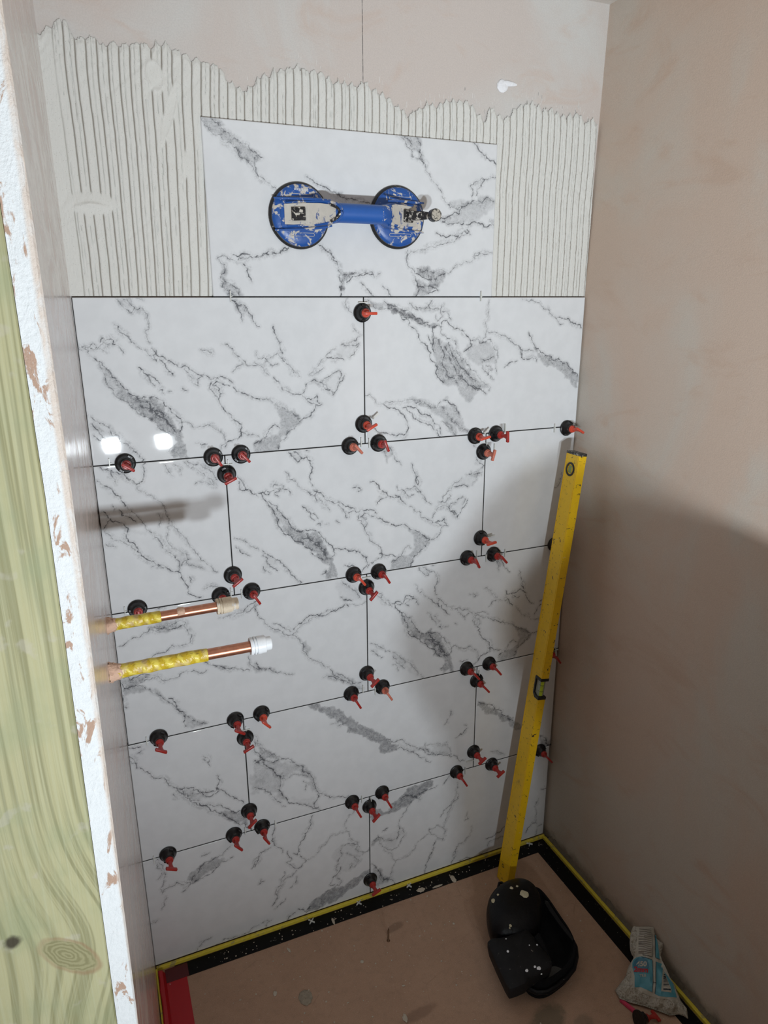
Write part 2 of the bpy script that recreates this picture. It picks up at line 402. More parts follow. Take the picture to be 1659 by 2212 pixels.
'R1L':'''0:-514 -1212 -506 -1241 -505 -1268 -516 -1295 -512 -1309 -497 -1297 -479 -1291 -459 -1303 -444 -1291 -429 -1279 -413 -1258 -399 -1259 -380 -1252 -365 -1244 -350 -1232
0:-462 -1298 -442 -1306 -416 -1297 -394 -1288 -374 -1272 -348 -1266
0.45:-455 -1292 -432 -1269 -410 -1264 -381 -1261 -367 -1266 -393 -1283 -419 -1292 -442 -1306
0:-518 -1219 -507 -1249 -519 -1267
0:-506 -1321 -511 -1337 -518 -1352
0:-419 -1238 -401 -1234
0:-468 -1322 -449 -1307
0:-547 -1384 -526 -1379
0:-306 -1316 -298 -1301 -288 -1295
0:-455 -1511 -438 -1489 -415 -1480
0:-410 -1507 -383 -1499 -349 -1504 -321 -1501 -298 -1492
0:-150 -1214 -159 -1248 -177 -1279 -186 -1309 -194 -1316
0:-244 -1219 -254 -1252 -243 -1274 -229 -1298
0:-298 -1292 -278 -1276 -255 -1270
0:-217 -1298 -206 -1325 -222 -1329 -200 -1356 -184 -1357 -171 -1343 -186 -1318 -202 -1308
0:-171 -1343 -146 -1333 -129 -1315 -108 -1294 -83 -1293 -62 -1291 -68 -1275 -57 -1250 -40 -1232
0:-66 -1289 -54 -1318 -33 -1344 -21 -1374
0:-196 -1362 -208 -1377 -228 -1379 -241 -1403 -251 -1433 -263 -1447
0:-227 -1355 -237 -1390 -250 -1418
0:-299 -1314 -290 -1299 -274 -1277
0:-286 -1357 -291 -1369 -279 -1364
0:-214 -1409 -197 -1381
0:-76 -1339 -85 -1370 -94 -1396 -103 -1422 -112 -1439
0:-76 -1329 -50 -1334 -29 -1351
0:-64 -1358 -43 -1376 -30 -1395 -43 -1410
0:-56 -1410 -47 -1399
0.6:-177 -1505 -155 -1471 -125 -1458 -87 -1458 -61 -1453 -26 -1441 0 -1431 0 -1446 -22 -1458 -57 -1475 -79 -1492 -118 -1496 -148 -1505
0.5:-21 -1369 1 -1362 1 -1372 -21 -1381
0:-112 -1439 -87 -1453 -78 -1442 -91 -1427
0:-197 -1484 -177 -1498 -164 -1488
0:-293 -1489 -277 -1486 -266 -1490 -283 -1508
0:-235 -1514 -222 -1499 -205 -1491
0:-103 -1422 -86 -1409 -81 -1396
0.3:-155 -1471 -130 -1467 -104 -1467 -126 -1483
0:-256 -1460 -227 -1437
0:-250 -1414 -259 -1444
0.12:-101 -1344 -76 -1329 -25 -1357 -34 -1398 -61 -1418 -90 -1397''',
'R1R':'''0.6:4 -1258 28 -1254 58 -1259 85 -1239 102 -1225 134 -1216 179 -1215 175 -1233 143 -1248 116 -1263 85 -1273 63 -1275 28 -1278 4 -1280
0:116 -1263 98 -1287 85 -1302 94 -1335 99 -1356 85 -1382 72 -1392 49 -1389 36 -1374 27 -1351 23 -1335 5 -1348
0:23 -1340 40 -1356 63 -1364 81 -1355 85 -1332
0:85 -1239 116 -1239 143 -1262 152 -1241 193 -1234
0:230 -1211 212 -1235
0:49 -1320 36 -1325
0:254 -1243 251 -1282 237 -1313 224 -1344 215 -1361 220 -1393 211 -1416
0:205 -1337 219 -1317 251 -1297 255 -1278
0:173 -1367 201 -1366 220 -1383 216 -1413 197 -1401 178 -1384 172 -1362
0:168 -1380 150 -1389 131 -1413 108 -1431 85 -1433 72 -1433 58 -1402 40 -1381
0:72 -1433 63 -1455 54 -1482 35 -1486
0:192 -1409 183 -1442 170 -1469 160 -1497 156 -1516
0:287 -1349 292 -1372 280 -1373
0:303 -1401 299 -1426 280 -1446 256 -1458 247 -1481
0:256 -1458 252 -1483 243 -1512
0.45:5 -1348 27 -1341 27 -1351 5 -1363
0.35:13 -1426 36 -1465 49 -1496 22 -1501 4 -1453
0:5 -1418 27 -1451 49 -1486 72 -1510
0:333 -1513 357 -1484 382 -1471 413 -1471
0:351 -1460 381 -1455 411 -1438
0:262 -1503 312 -1511 353 -1509
0.12:27 -1341 85 -1332 94 -1355 72 -1387 45 -1382
0:522 -1378 510 -1401 517 -1425 517 -1457 524 -1488 518 -1513
0:519 -1458 501 -1463 486 -1485
0:528 -1348 547 -1351
0:526 -1477 540 -1476''',
'R6':'''0.35:-300 299 -286 301 -270 300 -260 291 -268 288 -255 279 -239 268 -217 256 -201 247 -201 240 -218 231 -235 237 -240 252 -261 266 -272 275 -288 279
0:-300 297 -295 288 -285 279 -269 275 -264 263 -253 264 -242 257 -235 240 -218 231 -208 216 -203 211
0:-284 299 -271 290 -263 283 -250 272 -231 263 -217 254 -201 245
0:-209 252 -201 245 -195 243
0:-209 242 -208 221 -203 211 -191 204 -180 196 -170 190
0:-113 216 -101 211 -89 204 -73 199 -58 192 -45 184 -29 182 -13 180 3 178 16 176
0.4:-55 192 -29 182 10 179 13 173 -33 177
0:70 302 83 297 93 287 107 274 124 261 135 248 145 237 153 223 167 209 175 195 193 181
0.3:80 301 103 302 124 300 127 287 124 275 131 259 121 264 107 277 93 290
0:117 300 124 289 121 275 131 253
0:90 300 103 293 107 277
0:244 302 255 290 274 280 293 270 299 263
0:300 239 276 234 254 229 239 219 247 208 244 199
0:272 233 262 217 255 202
0.25:189 184 211 191 248 193 270 203 297 198 297 180 283 167 264 157 238 150 205 149 168 153 186 160 212 167 208 176
0:189 181 212 173 237 186 255 190 278 200 297 192
0:168 153 190 159 215 164 222 177
0:176 148 209 146 231 144 249 151 272 148 295 146
0:162 126 184 118 206 122 228 131 243 126 235 135
0:287 158 299 143
0:232 125 210 116 191 109 173 105 162 99 141 96 126 92 105 89 98 80 98 74
0:256 77 254 84 267 89 286 87
0:-219 72 -210 73 -201 79 -189 78 -177 79 -164 85 -152 90
0:-92 96 -80 90 -67 82 -61 72
0:-289 68 -283 72 -275 73 -263 67 -252 64 -240 70 -228 73 -210 72
0:-286 66 -276 58 -276 47 -286 33 -284 17 -273 6 -262 0
0.3:-282 55 -273 50 -277 33 -266 22 -252 14 -244 3 -244 -1 -265 -1 -279 8 -288 22
0:-278 28 -264 20 -252 14 -253 3
0:-241 59 -235 45 -228 28
0:-260 75 -245 75 -228 76
0:-219 72 -201 76 -189 81 -171 81 -155 86
0:-86 87 -70 82 -61 68 -52 53 -48 44 -50 30 -46 12
0:-70 88 -61 73
0:-48 47 -32 43 -12 45 5 48 22 45 37 46
0:-36 27 -22 39 -2 41 25 36
0.55:-50 50 -35 46 -19 43 -32 36 -42 30 -43 12 -49 15
0:-5 27 8 15 18 3 25 -1
0:42 21 56 12 63 0
0:-52 21 -49 -1
0:98 92 96 70 109 56 113 43 120 28 124 16 117 0
0:120 56 141 54 163 50 185 50 204 57 222 65 245 70 256 77 252 84 267 91 298 90
0:113 46 127 43 145 34 164 35 185 47
0.4:120 56 152 55 185 50 182 32 168 19 153 13 138 3 135 -1 109 -1 120 19 116 34 127 34 145 25 149 31 127 43
0:120 22 138 19 168 13 146 6''',
}

# ================================================================ room shell
def plaster(name, base, pale, warm, sc=1.0, gloss=.75, streak=False, dirt=False, pencil=False):
    t = NT(name); v = t.obj()
    n1 = t.noise(t.obj((1, 1, .8)), 3.2 * sc, 5, .6, .8)
    n2 = t.noise(t.obj((1.2, 1, 2.4)), 5.5 * sc, 5, .6, 1.2)
    n3 = t.noise(v, 420, 3, .7)
    c = t.mix(t.ramp(n1, .40, .66), base, pale)
    c = t.mix(t.math('MULTIPLY', t.ramp(n2, .52, .74), .7), c, warm)
    c = t.mix(t.ramp(n3, .3, .7, 0, .09), c, (0.06, .05, .045, 1))
    rough = t.ramp(n2, .3, .7, gloss - .08, gloss + .08)
    if streak:
        s = t.noise(t.obj((1, 90, .5)), 1.4, 4, .6)
        c = t.mix(t.ramp(s, .35, .7, 0, .55), c, pale)
    p = t.sep(t.tc.outputs['Object'])
    if dirt:
        z = t.math('ADD', p[2], t.math('MULTIPLY', t.noise(v, 30, 4), .05))
        c = t.mix(t.ramp(z, .075, .035, 0, .75), c, lin(96, 88, 76))
    if pencil:
        l = t.math('MULTIPLY', t.ramp(t.math('ABSOLUTE', t.math('SUBTRACT', p[0], .0086)), .0011, .0004), t.ramp(p[2], 1.88, 1.9))
        l = t.math('MULTIPLY', l, t.ramp(t.noise(v, 160, 2), .3, .5, .45, .9))
        c = t.mix(l, c, (.09, .085, .085, 1))
    t.bump(t.math('ADD', t.math('MULTIPLY', n1, 3.0), n3), .0006, .6)
    return t.fin(c, rough)
PL_BACK = plaster('pink plaster', lin(202, 193, 187), lin(204, 203, 200), lin(200, 183, 172), pencil=True)
PL_RIGHT = plaster('brown pink plaster', lin(204, 184, 168), lin(200, 192, 181), lin(196, 171, 152), .8, dirt=True)
PL_LEFT = plaster('polished plaster', lin(206, 186, 176), lin(212, 200, 194), lin(200, 174, 160), 1.4, gloss=.13, streak=True)
PL_CEIL = plaster('ceiling plaster', lin(205, 198, 190), lin(210, 206, 200), lin(200, 186, 176))

def quad(bm, pts, nx=1, ny=1):
    a, b, c, d = [Vector(p) for p in pts]
    g = [[bm.verts.new(a.lerp(b, i / nx).lerp(d.lerp(c, i / nx), j / ny)) for i in range(nx + 1)] for j in range(ny + 1)]
    for j in range(ny):
        for i in range(nx): bm.faces.new((g[j][i], g[j][i + 1], g[j + 1][i + 1], g[j + 1][i]))
CZ = ZO + .5885
WY = .012          # plaster face of the back wall, behind the tiles
bm = bmesh.new(); box(bm, -.75, .75, WY, WY + .1, -.05, CZ + .05); struct(build('wall_back', bm, PL_BACK))
bm = bmesh.new()
prism(bm, [(.5555, WY + .02, -.05), (.5570, WY + .02, ZO), (.5700, WY + .02, CZ + .05), (.72, WY + .02, CZ + .05), (.72, WY + .02, -.05)], (0, -2.4, 0))
struct(build('wall_right', bm, PL_RIGHT))
bm = bmesh.new(); box(bm, -.9, .75, -2.4, WY + .1, CZ, CZ + .08); struct(build('ceiling', bm, PL_CEIL))

# left partition: plasterboard with skim, its cut end faces the camera
YE = -.86
def plasterboard_end():
    t = NT('torn plasterboard end'); v = t.obj(); p = t.sep(t.tc.outputs['Object'])
    zz = t.math('MULTIPLY', p[2], 1.0)
    n = t.noise(t.obj((1, 1, .45)), 85, 5, .62, .9)
    big = t.noise(t.obj((1, 1, 1)), 9, 2)
    wear = t.ramp(t.math('ADD', n, t.math('MULTIPLY', big, .35)), .74, .80)
    edge = t.ramp(t.math('SUBTRACT', p[0], -.5608), -.0015, .0015)      # pink skim returns round the corner
    c = t.mix(t.noise(v, 200, 4), lin(204, 208, 210), lin(222, 225, 227))
    c = t.mix(wear, c, lin(170, 142, 124))
    c = t.mix(t.math('MULTIPLY', edge, t.ramp(n, .35, .55, .5, 1)), c, lin(204, 192, 182))
    t.bump(t.math('ADD', n, t.math('MULTIPLY', t.noise(v, 420, 4, .7), .5)), .0022, .8)
    return t.fin(c, .85)
bm = bmesh.new()
lean = [(-.05, -.0075), (ZO - .630, -.0025), (ZO - .14, .0025), (ZO + .15, .0012), (CZ + .03, .0010)]
loft(bm, [[(-.5462, .05, z), (-.5580 + d, YE + .002, z), (-.5595 + d, YE, z), (-.5748 + d, YE, z), (-.5640 + d / 2, .05, z)] for z, d in lean])
bmesh.ops.recalc_face_normals(bm, faces=bm.faces[:])
o = build('wall_left', bm, [PL_LEFT, plasterboard_end()]); struct(o)
for f in o.data.polygons:
    if f.normal.y < -.5: f.material_index = 1

def treated_wood():
    t = NT('green treated timber'); v = t.obj(); p = t.sep(t.tc.outputs['Object'])
    K = (-.6055, .984)          # big knot (x, z)
    K2 = (-.6434, 1.0155)
    dx = t.math('SUBTRACT', p[0], K[0]); dz = t.math('SUBTRACT', p[2], K[1])
    ka = t.math('SUBTRACT', dx, t.math('MULTIPLY', dz, 1.16)); kb = t.math('ADD', dz, t.math('MULTIPLY', dx, 1.16))
    r = t.math('SQRT', t.math('ADD', t.math('POWER', t.math('MULTIPLY', ka, .46), 2), t.math('POWER', t.math('MULTIPLY', kb, 1.1), 2)))
    r = t.math('ADD', r, t.math('MULTIPLY', t.math('SUBTRACT', t.noise(v, 28, 3), .5), .012))
    gz = t.math('DIVIDE', t.math('SUBTRACT', dz, .006), .080)
    bell = t.math('POWER', 2.718, t.math('MULTIPLY', t.math('MULTIPLY', gz, gz), -1.0))
    warp = t.math('MULTIPLY', t.math('MULTIPLY', bell, t.ramp(p[0], -.68, -.575)), -.030)
    wob = t.math('MULTIPLY', t.noise(t.obj((3, 1, .8)), 2.0, 2), .010)
    lo = t.math('ADD', t.math('ADD', p[0], warp), wob)
    cmb = t.n.new('ShaderNodeCombineXYZ'); t.lk(t.math('MULTIPLY', lo, 75), cmb.inputs[0]); t.lk(t.math('MULTIPLY', p[2], .9), cmb.inputs[2])
    g = t.noise(cmb.outputs[0], 3.0, 3, .5)
    g2 = t.noise(t.obj((400, 1, 6)), 1.0, 3, .6)
    c = t.mix(t.ramp(g, .38, .56), lin(130, 127, 90), lin(164, 160, 122))
    c = t.mix(t.ramp(g2, .35, .75, 0, .35), c, lin(172, 174, 146))
    c = t.mix(t.ramp(t.noise(v, 14, 4), .45, .7, 0, .5), c, lin(132, 142, 108))
    c = t.mix(t.ramp(t.noise(v, 40, 3), .62, .7, 0, .3), c, lin(176, 170, 162))
    rings = t.math('SINE', t.math('MULTIPLY', t.math('ADD', r, t.math('MULTIPLY', t.noise(v, 60, 3), .012)), 1500))
    kn = t.ramp(r, .021, .017)
    c = t.mix(kn, c, t.mix(t.ramp(rings, -1, 1), lin(122, 118, 82), lin(142, 138, 102)))
    c = t.mix(t.math('MULTIPLY', t.ramp(t.math('ABSOLUTE', t.math('SUBTRACT', r, .021)), .0035, .0), t.ramp(p[0], -.67, -.59, .0, .6)), c, lin(134, 104, 74))
    e = t.math('SQRT', t.math('ADD', t.math('POWER', t.math('SUBTRACT', p[0], K2[0]), 2), t.math('POWER', t.math('SUBTRACT', p[2], K2[1]), 2)))
    c = t.mix(t.ramp(t.math('ADD', e, t.math('MULTIPLY', t.noise(v, 120, 3), .005)), .0105, .0055), c, lin(58, 52, 34))
    t.bump(g2, .0004, .7)
    return t.fin(c, .7)
bm = bmesh.new(); loft(bm, [[(-.5752 + d, YE + .0008 + .0012, z), (-.5764 + d, YE + .0008, z), (-.745, YE + .0008, z), (-.745, YE + .045, z), (-.5752 + d, YE + .045, z)] for z, d in lean])
o = build('timber_stud', bm, treated_wood()); tag(o, 'green tinted treated timber stud with knots beside the plasterboard edge', 'timber')

def floor_mat():
    t = NT('brown board floor'); v = t.obj()
    n = t.noise(v, 7, 6, .62, .6); n2 = t.noise(v, 60, 5, .7); n3 = t.noise(v, 600, 3, .7)
    c = t.mix(n, lin(156, 122, 98), lin(182, 148, 124))
    c = t.mix(t.ramp(n2, .45, .75, 0, .35), c, lin(128, 104, 86))
    c = t.mix(t.ramp(n3, .35, .75, 0, .3), c, lin(210, 190, 172))
    c = t.mix(t.ramp(t.voro(v, 90), .07, .03, 0, .8), c, lin(222, 214, 204))
    def spot(cx, cy, rx, ry, a, col, f, th=.9):
        dx = t.math('SUBTRACT', p[0], cx); dy = t.math('SUBTRACT', p[1], cy)
        u = t.math('DIVIDE', t.math('ADD', t.math('MULTIPLY', dx, math.cos(a)), t.math('MULTIPLY', dy, math.sin(a))), rx)
        w_ = t.math('DIVIDE', t.math('SUBTRACT', t.math('MULTIPLY', dy, math.cos(a)), t.math('MULTIPLY', dx, math.sin(a))), ry)
        r = t.math('ADD', t.math('SQRT', t.math('ADD', t.math('MULTIPLY', u, u), t.math('MULTIPLY', w_, w_))), t.math('MULTIPLY', t.math('SUBTRACT', n2, .5), 1.1))
        return t.mix(t.ramp(r, 1.1, .6, 0, f), c, col)
    p = t.sep(t.tc.outputs['Object'])
    for a_ in ((.235, -.462, .050, .034, .3, lin(104, 96, 78), .75), (.020, -.115, .030, .012, .2, lin(116, 92, 76), .55), (-.02, -.34, .05, .014, .1, lin(118, 92, 76), .5),
               (.30, -.50, .03, .02, .3, lin(112, 100, 84), .5), (-.40, -.40, .03, .05, .1, lin(120, 96, 78), .5)): c = spot(*a_)
    crk = t.ramp(t.voro(t.obj((1, 1, 1)), 7, 'DISTANCE_TO_EDGE'), .006, .0, 0, .35)
    c = t.mix(t.math('MULTIPLY', crk, t.ramp(n, .5, .6)), c, lin(96, 72, 58))
    t.bump(t.math('ADD', n2, n3), .0008, .6)
    return t.fin(c, .9)
bm = bmesh.new(); box(bm, -.9, .75, -2.4, WY + .1, -.06, 0); struct(build('floor', bm, floor_mat()))

# ================================================================ marble tiles
def jit(pts, rng, amp=.17, step=2.2):
    pts = [np.array(p, float) for p in pts]
    for _ in range(6):
        out = [pts[0]]; ch = False
        for a, b in zip(pts, pts[1:]):
            L = np.hypot(*(b - a))
            if L > step:
                nrm = np.array([-(b - a)[1], (b - a)[0]]) / L
                out.append((a + b) / 2 + nrm * rng.normal() * amp * L * .55); ch = True
            out.append(b)
        pts = out
        if not ch: break
    return pts
def segdist(X, Z, a, b):
    d = b - a; L = d @ d + 1e-9
    t = np.clip(((X - a[0]) * d[0] + (Z - a[1]) * d[1]) / L, 0, 1)
    return np.hypot(X - a[0] - t * d[0], Z - a[1] - t * d[1])
def fields(x0, x1, z0, z1, step, veins, dx, dz, seed):
    nx = max(2, int(round((x1 - x0) / step))) + 1; nz = max(2, int(round((z1 - z0) / step))) + 1
    xs = np.linspace(x0, x1, nx); zs = np.linspace(z0, z1, nz)
    X, Z = np.meshgrid(xs, zs)
    cr = np.full(X.shape, 20.0); pt = np.zeros(X.shape); ed = np.full(X.shape, 20.0); wd = np.zeros(X.shape)
    rng = np.random.default_rng(seed)
    def sub(p, mar):
        p = np.array(p); lo = p.min(0) - mar; hi = p.max(0) + mar
        i0, i1 = np.searchsorted(xs, [lo[0], hi[0]]); j0, j1 = np.searchsorted(zs, [lo[1], hi[1]])
        return (slice(j0, j1), slice(i0, i1)) if i1 > i0 and j1 > j0 else None
    for lv, w in veins:
        pts = [(w[i] + dx, w[i + 1] + dz) for i in range(0, len(w), 2)]
        if lv == 0:
            q = jit(pts, rng, .24); wid = rng.uniform(-.25, .35)
            runs = [(q, wid)]
            # fine companion threads that leave the main crack and rejoin it
            for _ in range(2):
                n_ = len(q)
                if n_ > 8:
                    i0 = rng.integers(0, n_ // 2); i1 = i0 + rng.integers(6, max(7, n_ - i0)); sg = rng.choice([-1, 1]); am = rng.uniform(2, 6.5)
                    sub_ = q[i0:i1]; m_ = len(sub_); c_ = []
                    for i_, p_ in enumerate(sub_):
                        a_, b_ = q[max(0, i0 + i_ - 2)], q[min(n_ - 1, i0 + i_ + 2)]; t_ = b_ - a_; L = np.hypot(*t_) + 1e-6
                        c_.append(p_ + np.array([-t_[1], t_[0]]) / L * sg * am * math.sin(math.pi * i_ / max(1, m_ - 1)) + rng.normal(size=2) * .6)
                    runs.append((c_, -.75))
            for qq, wd_ in runs:
                for a, b in zip(qq, qq[1:]):
                    s = sub([a, b], 14)
                    if s is None: continue
                    d = segdist(X[s], Z[s], a, b) - wd_
                    cr[s] = np.minimum(cr[s], d)
        else:
            q = jit(pts + [pts[0]], rng, .25); s = sub(q, 10)
            if s is None: continue
            XX, ZZ = X[s], Z[s]; D = np.full(XX.shape, 99.0); ins = np.zeros(XX.shape, bool)
            for a, b in zip(q, q[1:]):
                D = np.minimum(D, segdist(XX, ZZ, a, b))
                c = (a[1] > ZZ) != (b[1] > ZZ)
                with np.errstate(divide='ignore', invalid='ignore'):
                    ins ^= c & (XX < (b[0] - a[0]) * (ZZ - a[1]) / (b[1] - a[1] + 1e-12) + a[0])
            sd = np.where(ins, -D, D)
            pt[s] = np.maximum(pt[s], lv * np.clip(.5 - sd / 5, 0, 1))
            ed[s] = np.minimum(ed[s], D + (.5 - lv) * 3)
    return X, Z, cr, pt, ed
def grid_faces(nz, nx):
    i = np.arange(nx - 1); j = np.arange(nz - 1)
    J, I = np.meshgrid(j, i, indexing='ij'); a = (J * nx + I).ravel()
    return np.stack([a, a + 1, a + nx + 1, a + nx], 1)
def np_mesh(name, co, faces, attrs=None, smooth=False):
    me = bpy.data.meshes.new(name)
    me.vertices.add(len(co)); me.vertices.foreach_set('co', np.asarray(co, np.float32).ravel())
    F = np.asarray(faces, np.int32); me.loops.add(F.size); me.loops.foreach_set('vertex_index', F.ravel())
    me.polygons.add(len(F)); me.polygons.foreach_set('loop_start', np.arange(0, F.size, F.shape[1], dtype=np.int32))
    me.polygons.foreach_set('loop_total', np.full(len(F), F.shape[1], np.int32))
    if smooth: me.polygons.foreach_set('use_smooth', np.ones(len(F), bool))
    me.update(calc_edges=True); me.validate()
    for k, v in (attrs or {}).items():
        a = me.attributes.new(k, 'FLOAT', 'POINT'); a.data.foreach_set('value', np.asarray(v, np.float32).ravel())
    return me
def marble_mat():
    t = NT('veined white marble tile'); v = t.obj()
    cr, pt, ed = t.attr('crack'), t.attr('patch'), t.attr('edge')
    n1 = t.noise(v, 330, 4, .7); n2 = t.noise(v, 95, 4, .6, .8); n3 = t.noise(v, 30, 3)
    core = t.ramp(t.math('ADD', cr, t.math('MULTIPLY', t.math('SUBTRACT', n1, .5), 2.6)), 1.25, .05)
    core = t.math('MULTIPLY', core, t.ramp(n2, .34, .58, .22, .98))
    halo = t.math('MULTIPLY', t.ramp(cr, 7, .5), t.ramp(t.math('ADD', n1, t.math('MULTIPLY', n2, .8)), .76, 1.08, .08, .75))
    pch = t.math('MULTIPLY', pt, t.ramp(n2, .25, .7, .55, 1.15))
    spk = t.math('MULTIPLY', t.ramp(pt, .08, .35), t.ramp(n1, .52, .66, 0, .55))
    brd = t.math('MULTIPLY', t.ramp(t.math('ADD', ed, t.math('MULTIPLY', t.math('SUBTRACT', n1, .5), 4)), 1.3, -.2), t.ramp(n2, .38, .62, 0, .6))
    f = t.math('ADD', t.math('MULTIPLY', core, .90), t.math('ADD', t.math('MULTIPLY', halo, .42), t.math('MULTIPLY', pch, .98)))
    f = t.math('ADD', f, t.math('ADD', t.math('MULTIPLY', spk, .5), t.math('MULTIPLY', brd, .5)))
    f = t.math('MINIMUM', f, .93)
    white = t.mix(t.ramp(n3, .3, .7), lin(214, 217, 220), lin(219, 222, 225))
    c = t.mix(f, white, lin(84, 87, 93))
    return t.fin(c, t.ramp(t.noise(v, 12, 3), .3, .8, .018, .034), 0, IOR=1.5)
MARBLE = marble_mat()
VV = {}
for k, s in VEINS.items():
    VV[k] = [(float(l.split(':')[0]), list(map(int, l.split(':')[1].split()))) for l in s.split('\n') if l]
TT = .0085
def tile(x0, x1, z0, z1, key, dx, dz, seed, label):
    x0, x1, z0, z1 = [a * 1000 for a in (x0, x1, z0, z1)]
    X, Z, cr, pt, ed = fields(x0, x1, z0, z1, 1.45, VV[key], dx, dz, seed)
    nz, nx = X.shape; co = np.stack([X.ravel() / 1000, np.zeros(X.size), Z.ravel() / 1000 + ZO], 1)
    # eased edge
    e = np.zeros(X.shape); e[0, :] = e[-1, :] = 1; e[:, 0] = e[:, -1] = 1; co[:, 1] = e.ravel() * .0006
    F = grid_faces(nz, nx)
    ring = np.concatenate([np.arange(nx), np.arange(1, nz) * nx + nx - 1, (nz - 1) * nx + np.arange(nx - 2, -1, -1), np.arange(nz - 2, 0, -1) * nx])
    back = co[ring].copy(); back[:, 1] = TT; n0 = len(co); m_ = len(ring)
    k = np.arange(m_); k2 = (k + 1) % m_
    S = np.stack([ring[k], n0 + k, n0 + k2, ring[k2]], 1)
    c4 = [n0, n0 + nx - 1, n0 + nx + nz - 2, n0 + 2 * nx + nz - 3]
    F = np.concatenate([F, S, np.array([c4[::-1]])])
    pad = lambda a, v: np.concatenate([a.ravel(), np.full(m_, v)])
    me = np_mesh('marble_tile', np.concatenate([co, back]), F, dict(crack=pad(cr, 20), patch=pad(pt, 0), edge=pad(ed, 20)))
    o = link('marble_tile', me, MARBLE)
    return tag(o, label, 'tile', 'marble effect wall tiles')
G = .0012
def zr(r): return (-.302 * (r + 1) + G, -.302 * r - G)      # r = 0 for the top fixed row
L_, R_ = -.5455, .5510
z0, z1 = zr(-1)
tile(-.301, .301, z0, z1, 'R6', 0, 0, 1, 'white marble wall tile held by the blue suction lifter')
z0, z1 = zr(0)
tile(L_ + .001, -G, z0, z1, 'A', 0, 0, 2, 'marble tile of the top fixed row, left of the centre joint')
tile(G, R_ + .002, z0, z1, 'R5R', 0, 0, 3, 'marble tile of the top fixed row, right of the centre joint')
z0, z1 = zr(1)
tile(L_ + .001, -.301 - G, z0, z1, 'R4L', 0, 0, 4, 'narrow cut marble tile above the copper pipes')
tile(-.301 + G, .301 - G, z0, z1, 'A', 301, -302, 5, 'full marble tile in the second fixed row from top')
tile(.301 + G, R_ + .001, z0, z1, 'R4R', 0, 0, 6, 'nearly plain cut marble tile behind the top end of the level')
z0, z1 = zr(2)
tile(L_ + .001, -G, z0, z1, 'R3L', 0, 0, 7, 'marble tile behind the two copper pipes')
tile(G, R_, z0, z1, 'A', 602, -604, 8, 'marble tile behind the middle of the level, its vial beside it')
z0, z1 = zr(3)
tile(L_ - .0005, -.301 - G, z0, z1, 'R2L', 0, 0, 9, 'narrow cut marble tile at left, one row above the bottom')
tile(-.301 + G, .301 - G, z0, z1, 'R2M', 0, 0, 10, 'full marble tile with a broad grey diagonal band')
tile(.301 + G, R_ - .002, z0, z1, 'R2R', 0, 0, 11, 'narrow cut marble tile at right, one row above the bottom')
z0, z1 = zr(4)
tile(L_ - .0005, -G, z0, z1, 'R1L', 0, 0, 12, 'bottom row marble tile at the left above the red tape')
tile(G, R_ - .004, z0, z1, 'R1R', 0, 0, 13, 'bottom row marble tile behind the foot of the level')

# ---- adhesive bed behind the tiles, joint shade put in as black strips
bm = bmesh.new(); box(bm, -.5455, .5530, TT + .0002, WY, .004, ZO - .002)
for r in range(0, 5):      # near-black strips painted in for the shade deep in the joints
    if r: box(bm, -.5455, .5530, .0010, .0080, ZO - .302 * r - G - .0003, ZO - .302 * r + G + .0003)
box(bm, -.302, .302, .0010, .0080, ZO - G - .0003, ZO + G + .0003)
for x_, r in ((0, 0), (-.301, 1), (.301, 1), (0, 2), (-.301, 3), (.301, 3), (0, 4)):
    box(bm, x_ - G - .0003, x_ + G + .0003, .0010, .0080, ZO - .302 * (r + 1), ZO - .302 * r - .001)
o = build('adhesive_bed_joint_shade', bm, plain('bed and joint shade', (.008, .008, .008, 1), .9))
tag(o, 'adhesive bed behind the tiles, with black strips for the shade in the joints', 'adhesive')

# ================================================================ combed adhesive
OUTL = AD
xs = np.arange(-548, 557.1, 1.0); zs = np.arange(1.5, 425, 2.4)
X, Z = np.meshgrid(xs, zs)
rng = np.random.default_rng(5)
def smooth_noise(x, s, seed):
    r = np.random.default_rng(seed).normal(size=800); t = x / s + 400; i = np.floor(t).astype(int) % 799; f = t - np.floor(t); f = f * f * (3 - 2 * f)
    return r[i] * (1 - f) + r[i + 1] * f
top = np.interp(X, [a for a, b in OUTL], [b for a, b in OUTL])
W = X + .7 * smooth_noise(Z + X * .15, 90, 1) + .15 * smooth_noise(Z + X * .6, 14, 2) + 2.0 * smooth_noise(X + Z * .2, 150, 3)
W = W + np.where(X < -80, 26 * np.exp(-((X + 300) / 120) ** 2) * ((Z - 120) / 400), 0) * -.6
ph = (W / 15.6) % 1.0; k = np.floor(W / 15.6).astype(int)
gr = np.exp(-((ph - .5) / .075) ** 2)
ph2 = (W / 15.6 + .5 + .12 * smooth_noise(k * 7.3, 1, 6)) % 1.0
on = smooth_noise(Z + k * 97.0, 60, 7) > -.35
gr2 = .72 * np.exp(-((ph2 - .5) / .04) ** 2) * on
ph3 = (W / 15.6 + .27 + .06 * smooth_noise(k * 3.1, 1, 16)) % 1.0; gr3 = .5 * np.exp(-((ph3 - .5) / .035) ** 2) * (smooth_noise(Z + k * 53.0, 30, 9) > .75)
g = np.maximum(np.maximum(gr, gr2), gr3)
